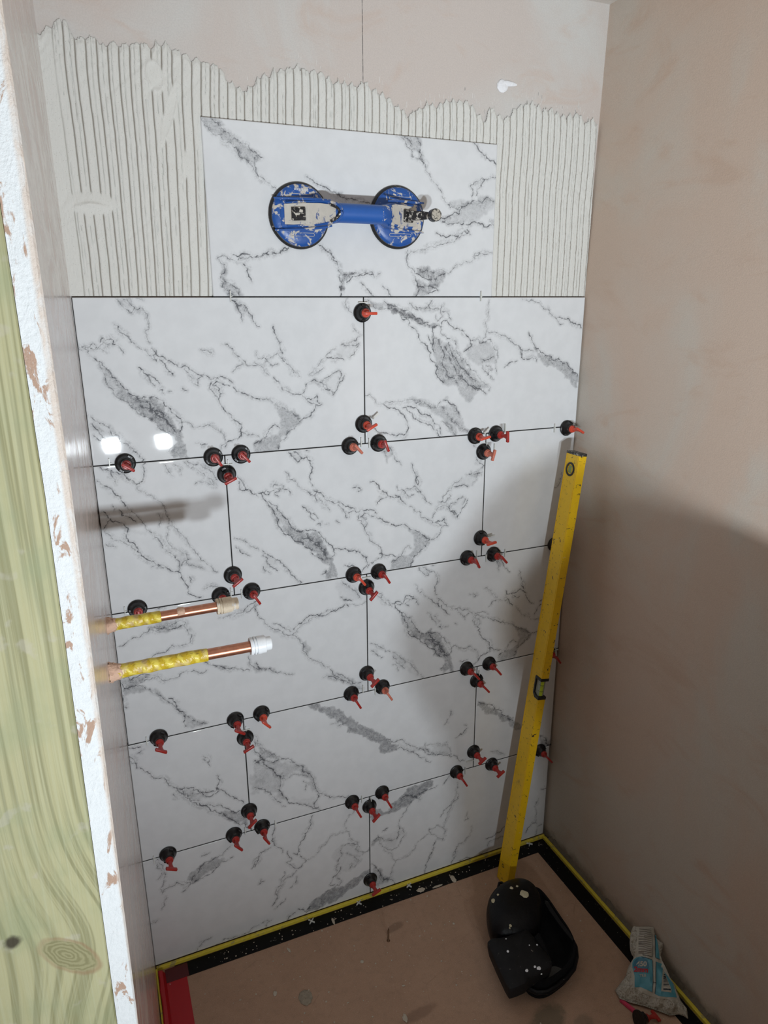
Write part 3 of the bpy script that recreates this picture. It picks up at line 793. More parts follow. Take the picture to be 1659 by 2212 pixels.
# smoothed lumps and scars left by the trowel
def ell(cx, cz, rx, rz, a=0):
    ca, sa = math.cos(a), math.sin(a); u = (X - cx) * ca + (Z - cz) * sa; v = -(X - cx) * sa + (Z - cz) * ca
    return np.clip(1.3 - np.sqrt((u / rx) ** 2 + (v / rz) ** 2), 0, 1)
lump = ell(-495, 153, 34, 15); g *= 1 - np.clip(lump * 3, 0, 1)
lip = .004 * np.exp(-((Z - 146 - 5 * np.cos((X + 495) / 16)) / 3.2) ** 2) * np.clip(1 - ((X + 497) / 30) ** 2, 0, 1)
scar = ell(-372, 357, 13, 22, .15); g *= 1 - np.clip(scar * 2.5, 0, 1)
trail = ell(-352, 305, 8, 48, -.32); g *= 1 - np.clip(trail * 2, 0, 1)
trl2 = ell(-328, 235, 5, 40, -.25); g *= 1 - np.clip(trl2 * 2, 0, 1)
ringl = .0018 * (np.exp(-((np.abs(scar - .3)) / .12) ** 2) + .7 * np.exp(-((np.abs(trail - .3)) / .14) ** 2))
edgeL = np.clip((-520 - X) / 14, 0, 1); g *= 1 - edgeL
thick = .0056 - .0034 * g + lip + ringl + .0003 * smooth_noise(X * .9 + 40 * np.sin(Z / 37), 7, 11) + .00028 * rng.normal(size=X.shape) + .0018 * lump
tp = top + 3.2 * np.cos(2 * np.pi * ph) - 1.5 + 1.6 * smooth_noise(W, 3.0, 12) + 2.5 * smooth_noise(k * 5.7, 1, 13)
dt = tp - Z
thick = np.where(dt < 10, np.maximum(.0004, thick * np.clip(dt / 10, 0, 1) + .002 * np.exp(-((dt - 3) / 2.5) ** 2)), thick)
keep = dt > 0
Y = WY - thick
nz, nx = X.shape; F = grid_faces(nz, nx)
kf = keep.ravel()[F].all(1); F = F[kf]
used = np.unique(F); mp = np.full(X.size, -1); mp[used] = np.arange(len(used))
co = np.stack([X.ravel() / 1000, Y.ravel(), Z.ravel() / 1000 + ZO], 1)[used]
ga = np.clip(g + .8 * (np.exp(-((dt - 1) / 2) ** 2)) * 0, 0, 1).ravel()[used]
thin = np.clip(1 - dt / 6, 0, 1).ravel()[used]
F = mp[F]
# back skin so that the sheet is a solid layer on the wall
back = co.copy(); back[:, 1] = WY + .001; n0 = len(co)
me = np_mesh('combed_adhesive', np.concatenate([co, back]), np.concatenate([F, F[:, ::-1] + n0]), dict(groove=np.concatenate([ga, ga * 0]), thin=np.concatenate([thin, thin])), smooth=True)
t = NT('grey tile adhesive'); v = t.obj()
n = t.noise(v, 900, 3, .7)
c = t.mix(n, lin(204, 204, 199), lin(224, 224, 220))
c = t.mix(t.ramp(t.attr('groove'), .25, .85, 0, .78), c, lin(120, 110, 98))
c = t.mix(t.ramp(t.attr('thin'), .2, .8, 0, .35), c, lin(206, 212, 210))
c = t.mix(t.ramp(t.voro(v, 260), .16, .08, 0, .45), c, lin(110, 104, 96))
t.bump(n, .0004, .6)
ADH = t.fin(c, .9)
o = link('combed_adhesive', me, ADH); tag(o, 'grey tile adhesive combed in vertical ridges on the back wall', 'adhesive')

# streaks and dab of filler above the adhesive
WHITE_F = plain('white filler', lin(232, 234, 238), .8, bump=.001, vs=200)
bm = bmesh.new()
for (a, b, r) in (((.3135, .411), (.3135, .4115), .0125), ((.3175, .417), (.334, .4155), .0055)):
    M_ = Matrix.Translation((a[0], WY - .001, ZO + a[1]))
    s_ = bmesh.ops.create_icosphere(bm, subdivisions=3, radius=1)
    L = b[0] - a[0]
    for q in s_['verts']:
        w_ = 1 + .12 * mnoise.noise(q.co * 2.5)
        q.co = M_ @ Vector((q.co.x * (r + L) * w_ + L / 2, q.co.y * .003 - .0006, q.co.z * r * w_ * .95))
tag(build('filler_dab', bm, WHITE_F, smooth=True), 'white dab of filler on the pink plaster above the adhesive', 'filler')
rnd = random.Random(4)
bm = bmesh.new()
for i in range(110):
    x = rnd.uniform(.12, .55) if i < 95 else rnd.uniform(-.25, .1); z = float(np.interp(x * 1000, [a for a, b in OUTL], [b for a, b in OUTL])) / 1000 + rnd.uniform(-.002, .016)
    box(bm, x, x + rnd.uniform(.0006, .0013), WY - .0005, WY + .001, ZO + z, ZO + z + rnd.uniform(.003, .011))
tag(build('adhesive_flick', bm, plain('pale adhesive streak', lin(212, 208, 204), .9)), 'thin whitish upward flicks of adhesive above the combed area', 'adhesive', kind='stuff')

# ================================================================ joints: spacers
SPM = plain('translucent white plastic', lin(214, 216, 212), .35, var=.04)
def spacer_mesh(kind):
    bm = bmesh.new(); a = .0008
    if kind == 'cross':
        box(bm, -.009, .009, -.004, .0, -a, a); box(bm, -a, a, -.004, 0, -.009, .009)
    elif kind == 'bar':
        box(bm, -a, a, -.006, 0, -.010, .010); box(bm, -a, .004, -.003, 0, -a, a)
    elif kind == 'flat':
        box(bm, -.010, .010, -.006, 0, -a, a); box(bm, -a, a, -.003, 0, -.004, a)
    else:
        box(bm, -.0022, .0022, -.009, -.0075, -.003, .014); box(bm, -a, a, -.009, 0, -.003, .0)
    return bm
tk = {0: 'flat', 1: 'bar', 2: 'cross', 3: 'tab'}
sm = {}
joint = {-1: 'level with the bottom of the held tile', 0: 'in the joint under the top fixed row', 1: 'in the joint between the second and third fixed rows',
         2: 'in the joint above the second lowest row', 3: 'in the joint above the bottom row'}
wd = {0: 'flat', 1: 'upright', 2: 'cross-shaped', 3: 'slanting'}
desc = ['upright white spacer under the lower left corner of the lifted tile', 'upright white spacer under the lower right corner of the lifted tile',
 'flat white spacer above the topmost levelling clip', 'upright white spacer left of the leftmost clip under the top row',
 'cross-shaped white spacer between the group of three clips above the pipes', 'slanting tab of spacer beside the clip at the lower end of the centre joint',
 'upright spacer just left of the centre joint under the top row', 'upright spacer just right of the centre joint under the top row',
 'slanting spacer between the upper pair of clips at the right joint', 'upright spacer right of the upper pair of clips at the right joint',
 'upright spacer above the clip with the pale pinkish handle', 'upright spacer right of the clip with the pale pinkish handle',
 'upright spacer left of the clip by the right wall', 'upright spacer left of the clip half hidden by the upper pipe',
 'upright spacer above the end of the upper pipe', 'upright spacer right of the upper pipe end, beside a clip',
 'upright spacer left of the leftmost clip in the row under the pipes', 'cross-shaped spacer above the lower clip of the left group under the pipes',
 'flat spacer between the pair of clips at the middle of the wall', 'flat spacer beside the clip above the crossing joint right of centre',
 'upright spacer left of the crossing joint right of centre', 'upright spacer right of the crossing joint right of centre',
 'upright spacer right of the last clip right of centre', 'upright spacer left of the centre joint below the middle row',
 'upright spacer right of the centre joint below the middle row', 'upright spacer above the overlapping clips beside the level',
 'flat spacer at the lower right joint beside the level', 'cross-shaped spacer by the lowest clip right of the level',
 'cross-shaped spacer right of the level above the red handle', 'upright spacer left of the lowest clip at the left edge',
 'upright spacer between the lower left group of clips', 'upright spacer right of the lower left group of clips',
 'upright spacer left of the lowest centre group of clips', 'upright spacer over the lowest centre group of clips',
 'upright spacer right of the clip left of the lower right joint']
for (x, z, a), d in zip(SP, desc):
    if a not in sm:
        o = build('tile_spacer', spacer_mesh(tk[a]), SPM); sm[a] = o
    else: o = sm[a].copy(); C.objects.link(o)
    o.location = (x / 1000, 0, ZO + z / 1000)
    if a == 3: o.rotation_euler = (0, math.radians(50), 0)
    tag(o, d, 'spacer', 'tile spacers in the joints')
CX = empty_c = None
for n_, ((u, v_), ang, d) in enumerate((((673, 1990), .75, 'white cross spacer on the black tape, leftmost of the three loose ones'),
     ((774, 1949), .6, 'white cross spacer on the black tape under the bottom centre clip'),
     ((881, 1909), .5, 'white cross spacer on the yellow edge right of the bottom centre clip'),
     ((1143, 1822), .9, 'white cross spacer on the black tape right of the level foot'))):
    if CX is None: o = build('tile_spacer', spacer_mesh('cross'), SPM); CX = o
    else: o = CX.copy(); C.objects.link(o)
    p = px(u, v_, 2, .003)
    o.matrix_world = Matrix.Translation((p.x, min(p.y, -.012), .0016)) @ Matrix.Rotation(ang, 4, 'Z') @ Matrix.Rotation(-PI / 2, 4, 'X')
    tag(o, d, 'spacer', 'loose cross spacers at the foot of the wall')

# ================================================================ levelling clips
BLK = plain('black plastic', (.005, .005, .006, 1), .30, var=.3, bump=.0006, vs=220, dirt=lin(150, 145, 136), dirt_t=(.70, .78), ds=150)
RED = plain('red plastic', lin(164, 44, 38), .35, var=.12, dirt=lin(200, 150, 130), dirt_t=(.66, .8))
ORG = plain('orange red plastic', lin(204, 74, 52), .35, var=.12, dirt=lin(206, 140, 110), dirt_t=(.62, .8))
PAL = plain('dusty pink plastic', lin(196, 110, 90), .6, var=.15, dirt=lin(200, 150, 130), dirt_t=(.5, .7))
def clip_proto(red):
    root = empty('levelling_clip')
    I = YOUT
    bm = bmesh.new()
    lathe(bm, [(.0188, 0), (.0192, .0012), (.0188, .003), (.0165, .0045), (.0145, .0085), (.0130, .0125), (.0112, .0155), (.0100, .0165), (.0094, .0195), (.0070, .0195)], I, 32)
    # the two windows in the skirt of the cap
    for s in (-1, 1):
        box(bm, -.004, .004, -.0105, -.0025, .0148 * s - .002, .0148 * s + .002)
    cap = build('cap', bm, BLK, root, True)
    # short side ridges
    bm = bmesh.new()
    lathe(bm, [(.0082, .0185), (.0088, .0195), (.0088, .0225), (.0080, .0235), (.0080, .0250), (.0068, .0268), (.0040, .0268)], I, 24)
    build('collar', bm, red, root, True)
    bm = bmesh.new()
    def sec(h, hx, hz): return [(hx * math.cos(t_ * PI / 6), -h, hz * math.sin(t_ * PI / 6)) for t_ in range(12)]
    loft(bm, [sec(.0262, .0056, .0054), sec(.030, .0046, .0040), (sec(.037, .0046, .0031)), sec(.044, .0064, .0026), sec(.0465, .0085, .0024)])
    build('stem', bm, red, root, True)
    bm = bmesh.new(); box(bm, -.0130, .0130, -.0525, -.0450, -.0027, .0027, bev=.0014)
    build('handle_bar', bm, red, root, True)
    return root
protos = [clip_proto(RED), clip_proto(ORG), clip_proto(PAL)]
pick = {5: 1, 6: 2, 8: 1, 10: 2, 19: 1, 4: 1, 11: 1, 28: 1, 27: 2, 22: 1}
CL = ['leftmost clip under the top fixed row', 'clip left of the joint above the pipes, long spike-like handle', 'clip right of the joint above the pipes, thin handle',
 'clip with broad handle under the pair above the pipes', 'topmost clip, on the centre joint just under the lifted tile', 'orange handled clip at the lower end of the top centre joint',
 'dusty pink handled clip left of the centre joint', 'dark red handled clip right of the centre joint under the top row', 'orange handled clip in the upper pair at the right hand joint',
 'clip with upright bar handle, right one of the upper pair at right', 'pale pinkish handled clip under the upper pair at right', 'clip next to the right wall above the top of the level',
 'clip half hidden behind the taped part of the upper pipe', 'clip with tilted bar handle above the end of the upper pipe', 'clip partly hidden behind the white fitting of the upper pipe',
 'clip just right of the white fitting of the upper pipe', 'clip left of the joint under the lower pipe end', 'lower clip on the short joint under the lower pipe',
 'leftmost clip in the row below the pipes', 'orange handled clip left of the joint in the middle of the wall', 'clip right of the joint in the middle of the wall',
 'clip directly under the pair in the middle of the wall', 'orange handled clip on the upright joint left of the level', 'clip left of the crossing under the orange handled one left of the level',
 'clip nearest the level in the middle rows', 'clip with bar handle at the lower end of the middle centre joint', 'clip left of the centre joint below the middle row',
 'pinkish handled clip right of the centre joint below the middle row', 'orange handled clip right of the short joint under the lower pipe', 'upper one of two overlapping clips left of the level',
 'lower one of two overlapping clips left of the level', 'clip close to the level above the lower right joint', 'clip on the upright joint at lower right, left of the level',
 'right one of the two bar handled clips at the lower right joint, nearest the level', 'clip mostly hidden behind the upper half of the level', 'clip hidden behind the level with its red handle sticking out at right',
 'lowest clip right of the level by the right wall', 'lowest clip at the left edge of the wall', 'clip left of the lower left joint, long bent handle',
 'upper clip of the lower left group', 'right clip of the lower left group', 'left clip of the lowest centre group', 'middle clip of the lowest centre group, bar handle',
 'right clip of the lowest centre group', 'clip left of the lower right joint by itself', 'bottommost clip, on the lowest centre joint just above the yellow edge']
usedp = set(); rnd = random.Random(8)
for i, (x, z, a) in enumerate(CLIPS):
    k = pick.get(i, 0); p = protos[k]
    tilt = (rnd.uniform(-.06, .06), rnd.uniform(-.05, .05))
    if k not in usedp: o = p; usedp.add(k)
    else: o = copy_tree(p)
    o.rotation_mode = 'QUATERNION'
    qt = Matrix.Rotation(tilt[0], 3, 'X') @ Matrix.Rotation(tilt[1], 3, 'Z') @ Matrix.Rotation(math.radians(-a), 3, 'Y')
    o.rotation_quaternion = qt.to_quaternion(); o.location = (x / 1000, -.0009, ZO + z / 1000)
    tag(o, CL[i], 'levelling clip', 'reusable tile levelling clips')
# one more lying on the floor at the bottom edge of the picture
o = copy_tree(protos[0]); o.rotation_mode = 'QUATERNION'
p = px(1379, 2207, 2, .015)
o.rotation_quaternion = (Matrix.Rotation(math.radians(88), 3, 'Z') @ Matrix.Rotation(math.radians(12), 3, 'X')).to_quaternion(); o.location = (p.x, p.y, .0196)
tag(o, 'black levelling clip with red handle lying on the floor below the bag', 'levelling clip')

# ================================================================ suction lifter
DIRT = lin(200, 194, 184)
BLU = plain('blue painted metal', lin(34, 84, 158), .38, var=.12, vs=120, dirt=DIRT, dirt_t=(.53, .575), ds=46, bump=.0004)
BLU2 = plain('blue grip', lin(36, 90, 168), .42, var=.08, vs=260, dirt=lin(120, 150, 200), dirt_t=(.70, .76), ds=160)
GRY = plain('dirty plastic recess', lin(196, 192, 184), .75, var=.14, vs=90, dirt=lin(60, 84, 140), dirt_t=(.56, .64), ds=55)
RUB = plain('black rubber', (.014, .014, .015, 1), .5, dirt=lin(150, 146, 138), dirt_t=(.60, .70), ds=60)
MTL = plain('black lever metal', (.02, .02, .022, 1), .35, var=.3, dirt=lin(205, 200, 190), dirt_t=(.54, .60), ds=130)
lift = empty('suction_lifter', (-.029, 0, ZO + .149)); LX, LZ = -.029, ZO + .149
tag(lift, 'blue twin cup suction lifter smeared with adhesive, stuck on the top tile', 'suction lifter')
def P(name, bm, mat, par, smooth=True):
    for v_ in bm.verts: v_.co -= Vector((LX, 0, LZ))
    return build(name, bm, mat, par, smooth)
HZ = ZO + .1485; HY = .058
def rrect_frame(bm, cx, cz, w_, h_, y, r=.0007):
    pts = []
    for (sx, sz, a0) in ((1, 1, 0), (-1, 1, 90), (-1, -1, 180), (1, -1, 270)):
        for k in range(5):
            a = math.radians(a0 + 22.5 * k); pts.append((cx + sx * (w_ / 2 - .003) + .003 * math.cos(a), y, cz + sz * (h_ / 2 - .003) + .003 * math.sin(a)))
    tube(bm, pts + [pts[0]], r, 6)
for side, (cx, cz) in ((-1, (-.1300, ZO + .1465)), (1, (.0725, ZO + .1515))):
    bm = bmesh.new(); lathe(bm, [(.0585, 0), (.0595, .003), (.0585, .006), (.0560, .0085), (.050, .0095)], outM(cx, cz), 64)
    cup = P('rubber_cup', bm, RUB, lift)
    bm = bmesh.new(); lathe(bm, [(.0545, .008), (.0550, .0100), (.0535, .0125), (.050, .0145), (.042, .0165), (.030, .0175), (.012, .018)], outM(cx, cz), 64)
    disc = P('cup_disc', bm, BLU, lift)
    bm = bmesh.new()
    for s in (-1, 1): rrect_frame(bm, cx + .001, cz + s * .0338, .047, .0056, -.0172, .0005)
    P('embossed_frame', bm, GRY, disc)
    d = -side       # direction of the handle seen from this cup
    secs = []
    prof = [(-.040, .0235, .012, .0185), (-.030, .0240, .012, .023), (-.012, .0240, .012, .031), (.008, .0235, .012, .041), (.026, .0230, .014, .053),
            (.040, .0215, .022, .064), (.052, .0185, .036, .0735), (.060, .0170, .0405, .0755)]
    for (sx, hw, h0, h1) in prof:
        zc = cz + (HZ - cz) * max(0, min(1, (sx + .04) / .1)); r_ = []
        for k in range(24):
            a = 2 * PI * k / 24; e = .5 if sx < .045 else 1.0
            ca, sa = math.cos(a), math.sin(a)
            r_.append((cx + d * sx, -((h0 + h1) / 2 + (h1 - h0) / 2 * math.copysign(abs(sa) ** e, sa)), zc + hw * math.copysign(abs(ca) ** e, ca)))
        secs.append(r_)
    bm = bmesh.new(); loft(bm, secs)
    # two long side fins
    for s in (-1, 1):
        f_ = [(cx + d * a, -h, cz + s * zz) for a, h, zz in ((-.052, .0175, .0275), (-.030, .0245, .0268), (0, .034, .0262), (.024, .049, .0245), (.044, .064, .0215))]
        tube(bm, f_, [.0016, .0022, .0024, .0024, .0018], 8)
    arch = P('handle_bracket', bm, BLU, lift)
    # recessed dirty panel following the slope of the bracket
    bm = bmesh.new()
    path = [(-.034, .0225, .0175), (-.012, .0322, .0185), (.008, .0422, .0185), (.026, .0542, .0175)] + ([(.040, .0655, .0150), (.049, .0730, .0085)] if side < 0 else [(.036, .0622, .0150)])
    A = [bm.verts.new((cx + d * a, -h, cz + w_)) for a, h, w_ in path]; B = [bm.verts.new((cx + d * a, -h, cz - w_)) for a, h, w_ in path]
    for i in range(len(path) - 1): bm.faces.new((A[i], A[i + 1], B[i + 1], B[i]))
    rr = bmesh.ops.extrude_face_region(bm, geom=bm.faces[:])
    for v_ in rr['geom']:
        if isinstance(v_, bmesh.types.BMVert): v_.co.y += .004
    P('recess_panel', bm, GRY, arch, False)
    if side < 0:     # folded lever: a raised loop round the recess
        bm = bmesh.new(); pts = []
        for k in range(25):
            a = math.radians(-90 + 180 * k / 24); u_ = math.cos(a); zz = .0200 * math.sin(a)
            sx = .018 + .040 * u_ ** .8; h = .0450 + .0345 * u_ ** .8
            pts.append((cx + d * sx, -h, cz + (HZ - cz) * .8 + zz))
        pts = [(cx + d * -.030, -.0240, cz - .0200)] + pts + [(cx + d * -.030, -.0240, cz + .0200)]
        tube(bm, pts, [.0014] + [.0019 + .0022 * math.sin(PI * k / 24) for k in range(25)] + [.0014], 10)
        P('folded_lever', bm, BLU, lift)
        bm = bmesh.new(); pts = []
        for k in range(13):
            a = math.radians(-50 + 100 * k / 12); u_ = math.cos(a)
            pts.append((cx + d * (.016 + .0385 * u_), -(.0462 + .0345 * u_), cz + .0185 * math.sin(a)))
        tube(bm, pts, .0026, 8); P('lever_edge', bm, MTL, lift)
    # pivot block with pin
    bm = bmesh.new(); sl = Matrix.Translation((cx + d * -.010, -.034, cz)) @ Matrix.Rotation(-d * .46, 4, 'Z')
    box(bm, -.013, .013, -.0040, .010, -.0115, .0115, sl, .001)
    box(bm, -.003, .009, -.0070, .0, .0020, .0085, sl, .0008); box(bm, -.003, .009, -.0070, .0, -.0085, -.0030, sl, .0008)
    box(bm, -.012, -.005, -.0055, .0, -.006, .004, sl, .0006)
    P('pivot', bm, MTL, arch, False)
    if side > 0:
        bm = bmesh.new()
        a0, a1 = Vector((cx + .010, -.040, cz)), Vector((.1125, -.086, ZO + .1485))
        tt = (a1 - a0).normalized(); nrm = Vector((0, 0, 1)); sd = tt.cross(nrm).normalized()
        secs = []
        for f_, hz, ht in ((0, .0085, .004), (.25, .0085, .0035), (.6, .0078, .003), (.85, .0055, .003), (1, .0045, .003)):
            c_ = a0.lerp(a1, f_); secs.append([c_ + nrm * hz * sz + sd * ht * st for sz, st in ((1, 1), (-1, 1), (-1, -1), (1, -1))])
        loft(bm, secs); P('raised_lever', bm, MTL, lift, False)
        bm = bmesh.new(); lathe(bm, [(.006, .074), (.0098, .078), (.0108, .081), (.0108, .096), (.0098, .0985), (.0070, .0990)], outM(.113, ZO + .1485), 28)
        P('lever_knob', bm, plain('scratched lever knob', lin(176, 170, 158), .5, var=.3, vs=180, dirt=(.02, .02, .02, 1), dirt_t=(.52, .58), ds=200), lift)
        bm = bmesh.new(); lathe(bm, [(.0110, .082), (.0118, .084), (.0118, .095), (.0110, .0972)], outM(.113, ZO + .1485), 28)
        P('knob_rim', bm, MTL, lift)
bm = bmesh.new()
RX = Matrix.Rotation(PI / 2, 4, 'Y')
lathe(bm, [(.0171, -.0705), (.0172, -.04), (.0172, .008), (.0171, .0155)], Matrix.Translation((0, -HY, HZ)) @ RX, 40)
P('handle', bm, BLU2, lift)
def text_obj(name, s, size, mat, parent, M, ext=.0003, align='CENTER', shear=0):
    cu = bpy.data.curves.new(name, 'FONT'); cu.body = s; cu.size = size; cu.align_x = align; cu.align_y = 'CENTER'; cu.extrude = ext; cu.shear = shear
    to = bpy.data.objects.new('tmp', cu); C.objects.link(to)
    dg = bpy.context.evaluated_depsgraph_get(); me = bpy.data.meshes.new_from_object(to.evaluated_get(dg)); me.name = name
    bpy.data.objects.remove(to); bpy.data.curves.remove(cu)
    me.transform(M); me.materials.clear(); o_ = link(name, me, mat, parent); return o_
Mt = Matrix.Translation((-.1285 - LX, -.0168, ZO + .1465 + .0440 - LZ)) @ Matrix.Rotation(PI, 4, 'Y') @ Matrix.Rotation(PI / 2, 4, 'X')
tx = text_obj('lettering', 'Silverline', .0078, plain('white print', lin(225, 228, 232), .5), lift, Mt, .0004)

# ================================================================ copper pipes
COP = plain('copper', lin(186, 128, 104), .34, .85, var=.35, vs=160, dirt=lin(206, 172, 150), dirt_t=(.62, .70), ds=60)
def tape_mat():
    t = NT('yellow tape'); v = t.obj(); p = t.sep(t.tc.outputs['Object'])
    s = t.math('ADD', t.math('MULTIPLY', p[0], 380), t.math('MULTIPLY', p[2], 260))
    wv = t.math('SINE', t.math('ADD', s, t.math('MULTIPLY', t.noise(v, 90, 3), 7)))
    c = t.mix(t.ramp(wv, -.6, 1), lin(196, 168, 40), lin(222, 204, 84))
    c = t.mix(t.ramp(t.noise(v, 70, 4), .52, .68, 0, .6), c, lin(200, 176, 140))
    t.bump(wv, .0008, .8); return t.fin(c, .38)
YT = tape_mat()
FITW = plain('white push fitting', lin(226, 230, 234), .3, var=.03, dirt=lin(226, 212, 190), dirt_t=(.60, .72), ds=35)
FITD = plain('plaster covered fitting', lin(214, 200, 178), .8, var=.08, bump=.001, dirt=lin(228, 230, 232), dirt_t=(.56, .62), ds=55)
PK = plain('pink plaster lump', lin(206, 172, 150), .9, var=.14, vs=200, bump=.002)
def pipe(y, z0, z1, xt, xc, xe, fit, label):
    x0 = -.556
    root = empty('capped_pipe', (x0, y, z0)); tag(root, label, 'pipe', 'capped pipes from the left wall')
    def zz(x): return z0 + (z1 - z0) * (x - x0) / (xe - x0)
    ang = math.atan2(z1 - z0, xe - x0)
    B_ = Matrix.Rotation(-ang, 4, 'Y') @ Matrix.Rotation(PI / 2, 4, 'Y')
    L = lambda x: x - x0
    bm = bmesh.new(); lathe(bm, [(.0075, 0), (.0075, L(xc) + .006)], B_, 28); build('copper_tube', bm, COP, root, True)
    bm = bmesh.new(); pr = []; n_ = 36
    for k in range(n_ + 1):
        f_ = k / n_; pr.append((.0088 + .0004 * math.sin(f_ * 26) * math.sin(f_ * 9 + 1) + .0012 * max(0, 1 - f_ * 4), f_ * L(xt)))
    lathe(bm, pr + [(.0078, L(xt) + .0005)], B_, 28)
    for v_ in bm.verts:
        q = v_.co; v_.co = q + Vector((0, q.y, q.z - 0)).normalized() * .0006 * mnoise.noise(Vector((q.x * 70 + q.z * 130, q.y * 160, q.z * 160)))
    # loose end of the tape
    build('yellow_tape', bm, YT, root, True)
    bm = bmesh.new()
    lathe(bm, [(.0132, .003), (.0125, .006), (.0118, .009), (.0108, .012), (.0102, .015), (.0092, .018)], B_, 28)
    for v_ in bm.verts: v_.co += Vector(mnoise.noise_vector(v_.co * 300)) * .0022
    build('plaster_collar', bm, PK, root, True)
    bm = bmesh.new(); f0 = L(xc); f1 = L(xe); T_ = f1 - f0
    lathe(bm, [(.0078, f0 + .001), (.0118, f0), (.0124, f0 + .0015), (.0124, f0 + .0035), (.0104, f0 + .0040), (.0104, f0 + .0048), (.0126, f0 + .0052),
               (.0128, f0 + .0075), (.0106, f0 + .0080), (.0106, f0 + .0087), (.0124, f0 + .0090), (.0126, f0 + T_ * .46), (.0123, f0 + T_ * .47), (.0122, f0 + T_ * .70), (.0116, f0 + T_ * .72),
               (.0098, f0 + T_ * .73), (.0094, f1 - .001), (.0084, f1)], B_, 36)
    fo = build('push_fit_cap', bm, FITD if fit else FITW, root, True); fo['label'] = 'white plastic stop end' + (' crusted with beige plaster' if fit else '')
    if not fit:
        pass
    else:
        bm = bmesh.new(); lathe(bm, [(.0079, L(-.452)), (.0090, L(-.450)), (.0088, L(-.443)), (.0079, L(-.441))], B_, 20)
        bmesh.ops.delete(bm, geom=[v_ for v_ in bm.verts if v_.co.z < .000], context='VERTS'); build('plaster_splash', bm, PK, root, True)
    return root
pipe(-.372, ZO - .4605, ZO - .4585, -.476, -.3935, -.3600, True, 'upper copper pipe in yellow tape with a beige crusted white cap')
pipe(-.519, ZO - .4600, ZO - .4600, -.431, -.3740, -.3445, False, 'lower copper pipe in yellow tape with a clean white cap')

# ================================================================ floor tapes
def tape_black():
    t = NT('black sealing tape'); v = t.obj()
    sm_ = t.ramp(t.noise(t.obj((1, 1, 1)), 42, 6, .7, .8), .66, .70)
    sp_ = t.ramp(t.voro(v, 120), .10, .05)
    side = t.ramp(t.noise(v, 9, 2), .50, .62)
    f = t.math('MAXIMUM', t.math('MULTIPLY', sm_, side), t.math('MULTIPLY', sp_, t.ramp(t.noise(v, 60, 2), .45, .55)))
    return t.fin(t.mix(f, (.004, .004, .004, 1), lin(190, 184, 172)), t.ramp(f, 0, 1, .5, .85), Specular_IOR_Level=.15)
def tape_yellow():
    t = NT('yellow sealing edge'); v = t.obj()
    c = t.mix(t.noise(v, 120, 4), lin(206, 186, 44), lin(228, 210, 80))
    c = t.mix(t.ramp(t.noise(v, 60, 4), .56, .66, 0, .7), c, lin(150, 142, 104))
    return t.fin(c, .55)
TB, TY = tape_black(), tape_yellow()
o = empty('sealing_tape', (0, -.02, 0)); tag(o, 'black sealing tape with yellow edge along the foot of the tiled wall', 'tape', 'sealing tapes round the floor')
bm = bmesh.new(); box(bm, -.505, .548, -.0275, .0115, 0, .0012, bev=.0004); build('black_band', bm, TB, o)
bm = bmesh.new(); box(bm, -.545, .549, .0125, .0200, 0, .0095, bev=.0012); build('yellow_edge', bm, TY, o)
o = empty('sealing_tape', (.52, -.5, 0)); tag(o, 'black sealing tape with yellow edge along the right wall', 'tape', 'sealing tapes round the floor')
bm = bmesh.new(); box(bm, -.0225, .0195, -.60, .4915, .0, .0014, bev=.0004); build('black_band', bm, TB, o)
bm = bmesh.new(); box(bm, .0205, .0290, -.60, .4915, 0, .0095, bev=.0012); build('yellow_edge', bm, TY, o)
# grimy smear between tape and wall
bm = bmesh.new(); pr_ = []
n_ = 160
for k in range(n_ + 1):
    y = -.02 - .75 * k / n_; h = .020 + .010 * mnoise.noise(Vector((y * 30, 0, 0))) + .006 * mnoise.noise(Vector((y * 120, 3, 0)))
    pr_.append([(.5500, y, .0), (.5490 + .002 * mnoise.noise(Vector((y * 90, 1, 0))), y, .007), (.5552, y, h), (.5575, y, h), (.5575, y, 0)])
loft(bm, pr_)
o = build('smeared_filler', bm, plain('grey brown filler', lin(112, 104, 92), .9, var=.25, vs=90, bump=.002)); tag(o, 'rough grey brown filler smeared along the bottom of the right wall', 'filler')
REDT = plain('red tape', lin(176, 14, 26), .35, var=.08, dirt=lin(206, 200, 190), dirt_t=(.70, .76), ds=70)
DRED = plain('dark red tape film', lin(84, 12, 18), .35, var=.1, dirt=lin(206, 200, 190), dirt_t=(.68, .74), ds=60)
o = empty('red_tape', (-.51, -.5, 0)); tag(o, 'red tape strip with raised edge along the left wall foot', 'tape')
bm = bmesh.new(); box(bm, -.0190, .0290, -.6, .452, 0, .0018, bev=.0005); build('red_band', bm, REDT, o)
bm = bmesh.new()
secs = []
for k in range(41):
    y = .478 - 1.078 * k / 40; s_ = .0012 * math.sin(k * 2.3)
    secs.append([(-.0330, y, 0), (-.0325 + s_, y, .016), (-.0300 + s_, y, .0175), (-.0230, y, .0150 + s_), (-.0170, y, .003), (-.0170, y, 0)])
loft(bm, secs); build('raised_edge', bm, REDT, o, True)
bm = bmesh.new(); box(bm, -.0175, .0340, .452, .4885, .0015, .0024, bev=.0004); build('film_overlap', bm, DRED, o)
bm = bmesh.new(); box(bm, -.0375, -.0332, -.6, .490, 0, .012, bev=.001); build('yellow_edge', bm, TY, o)

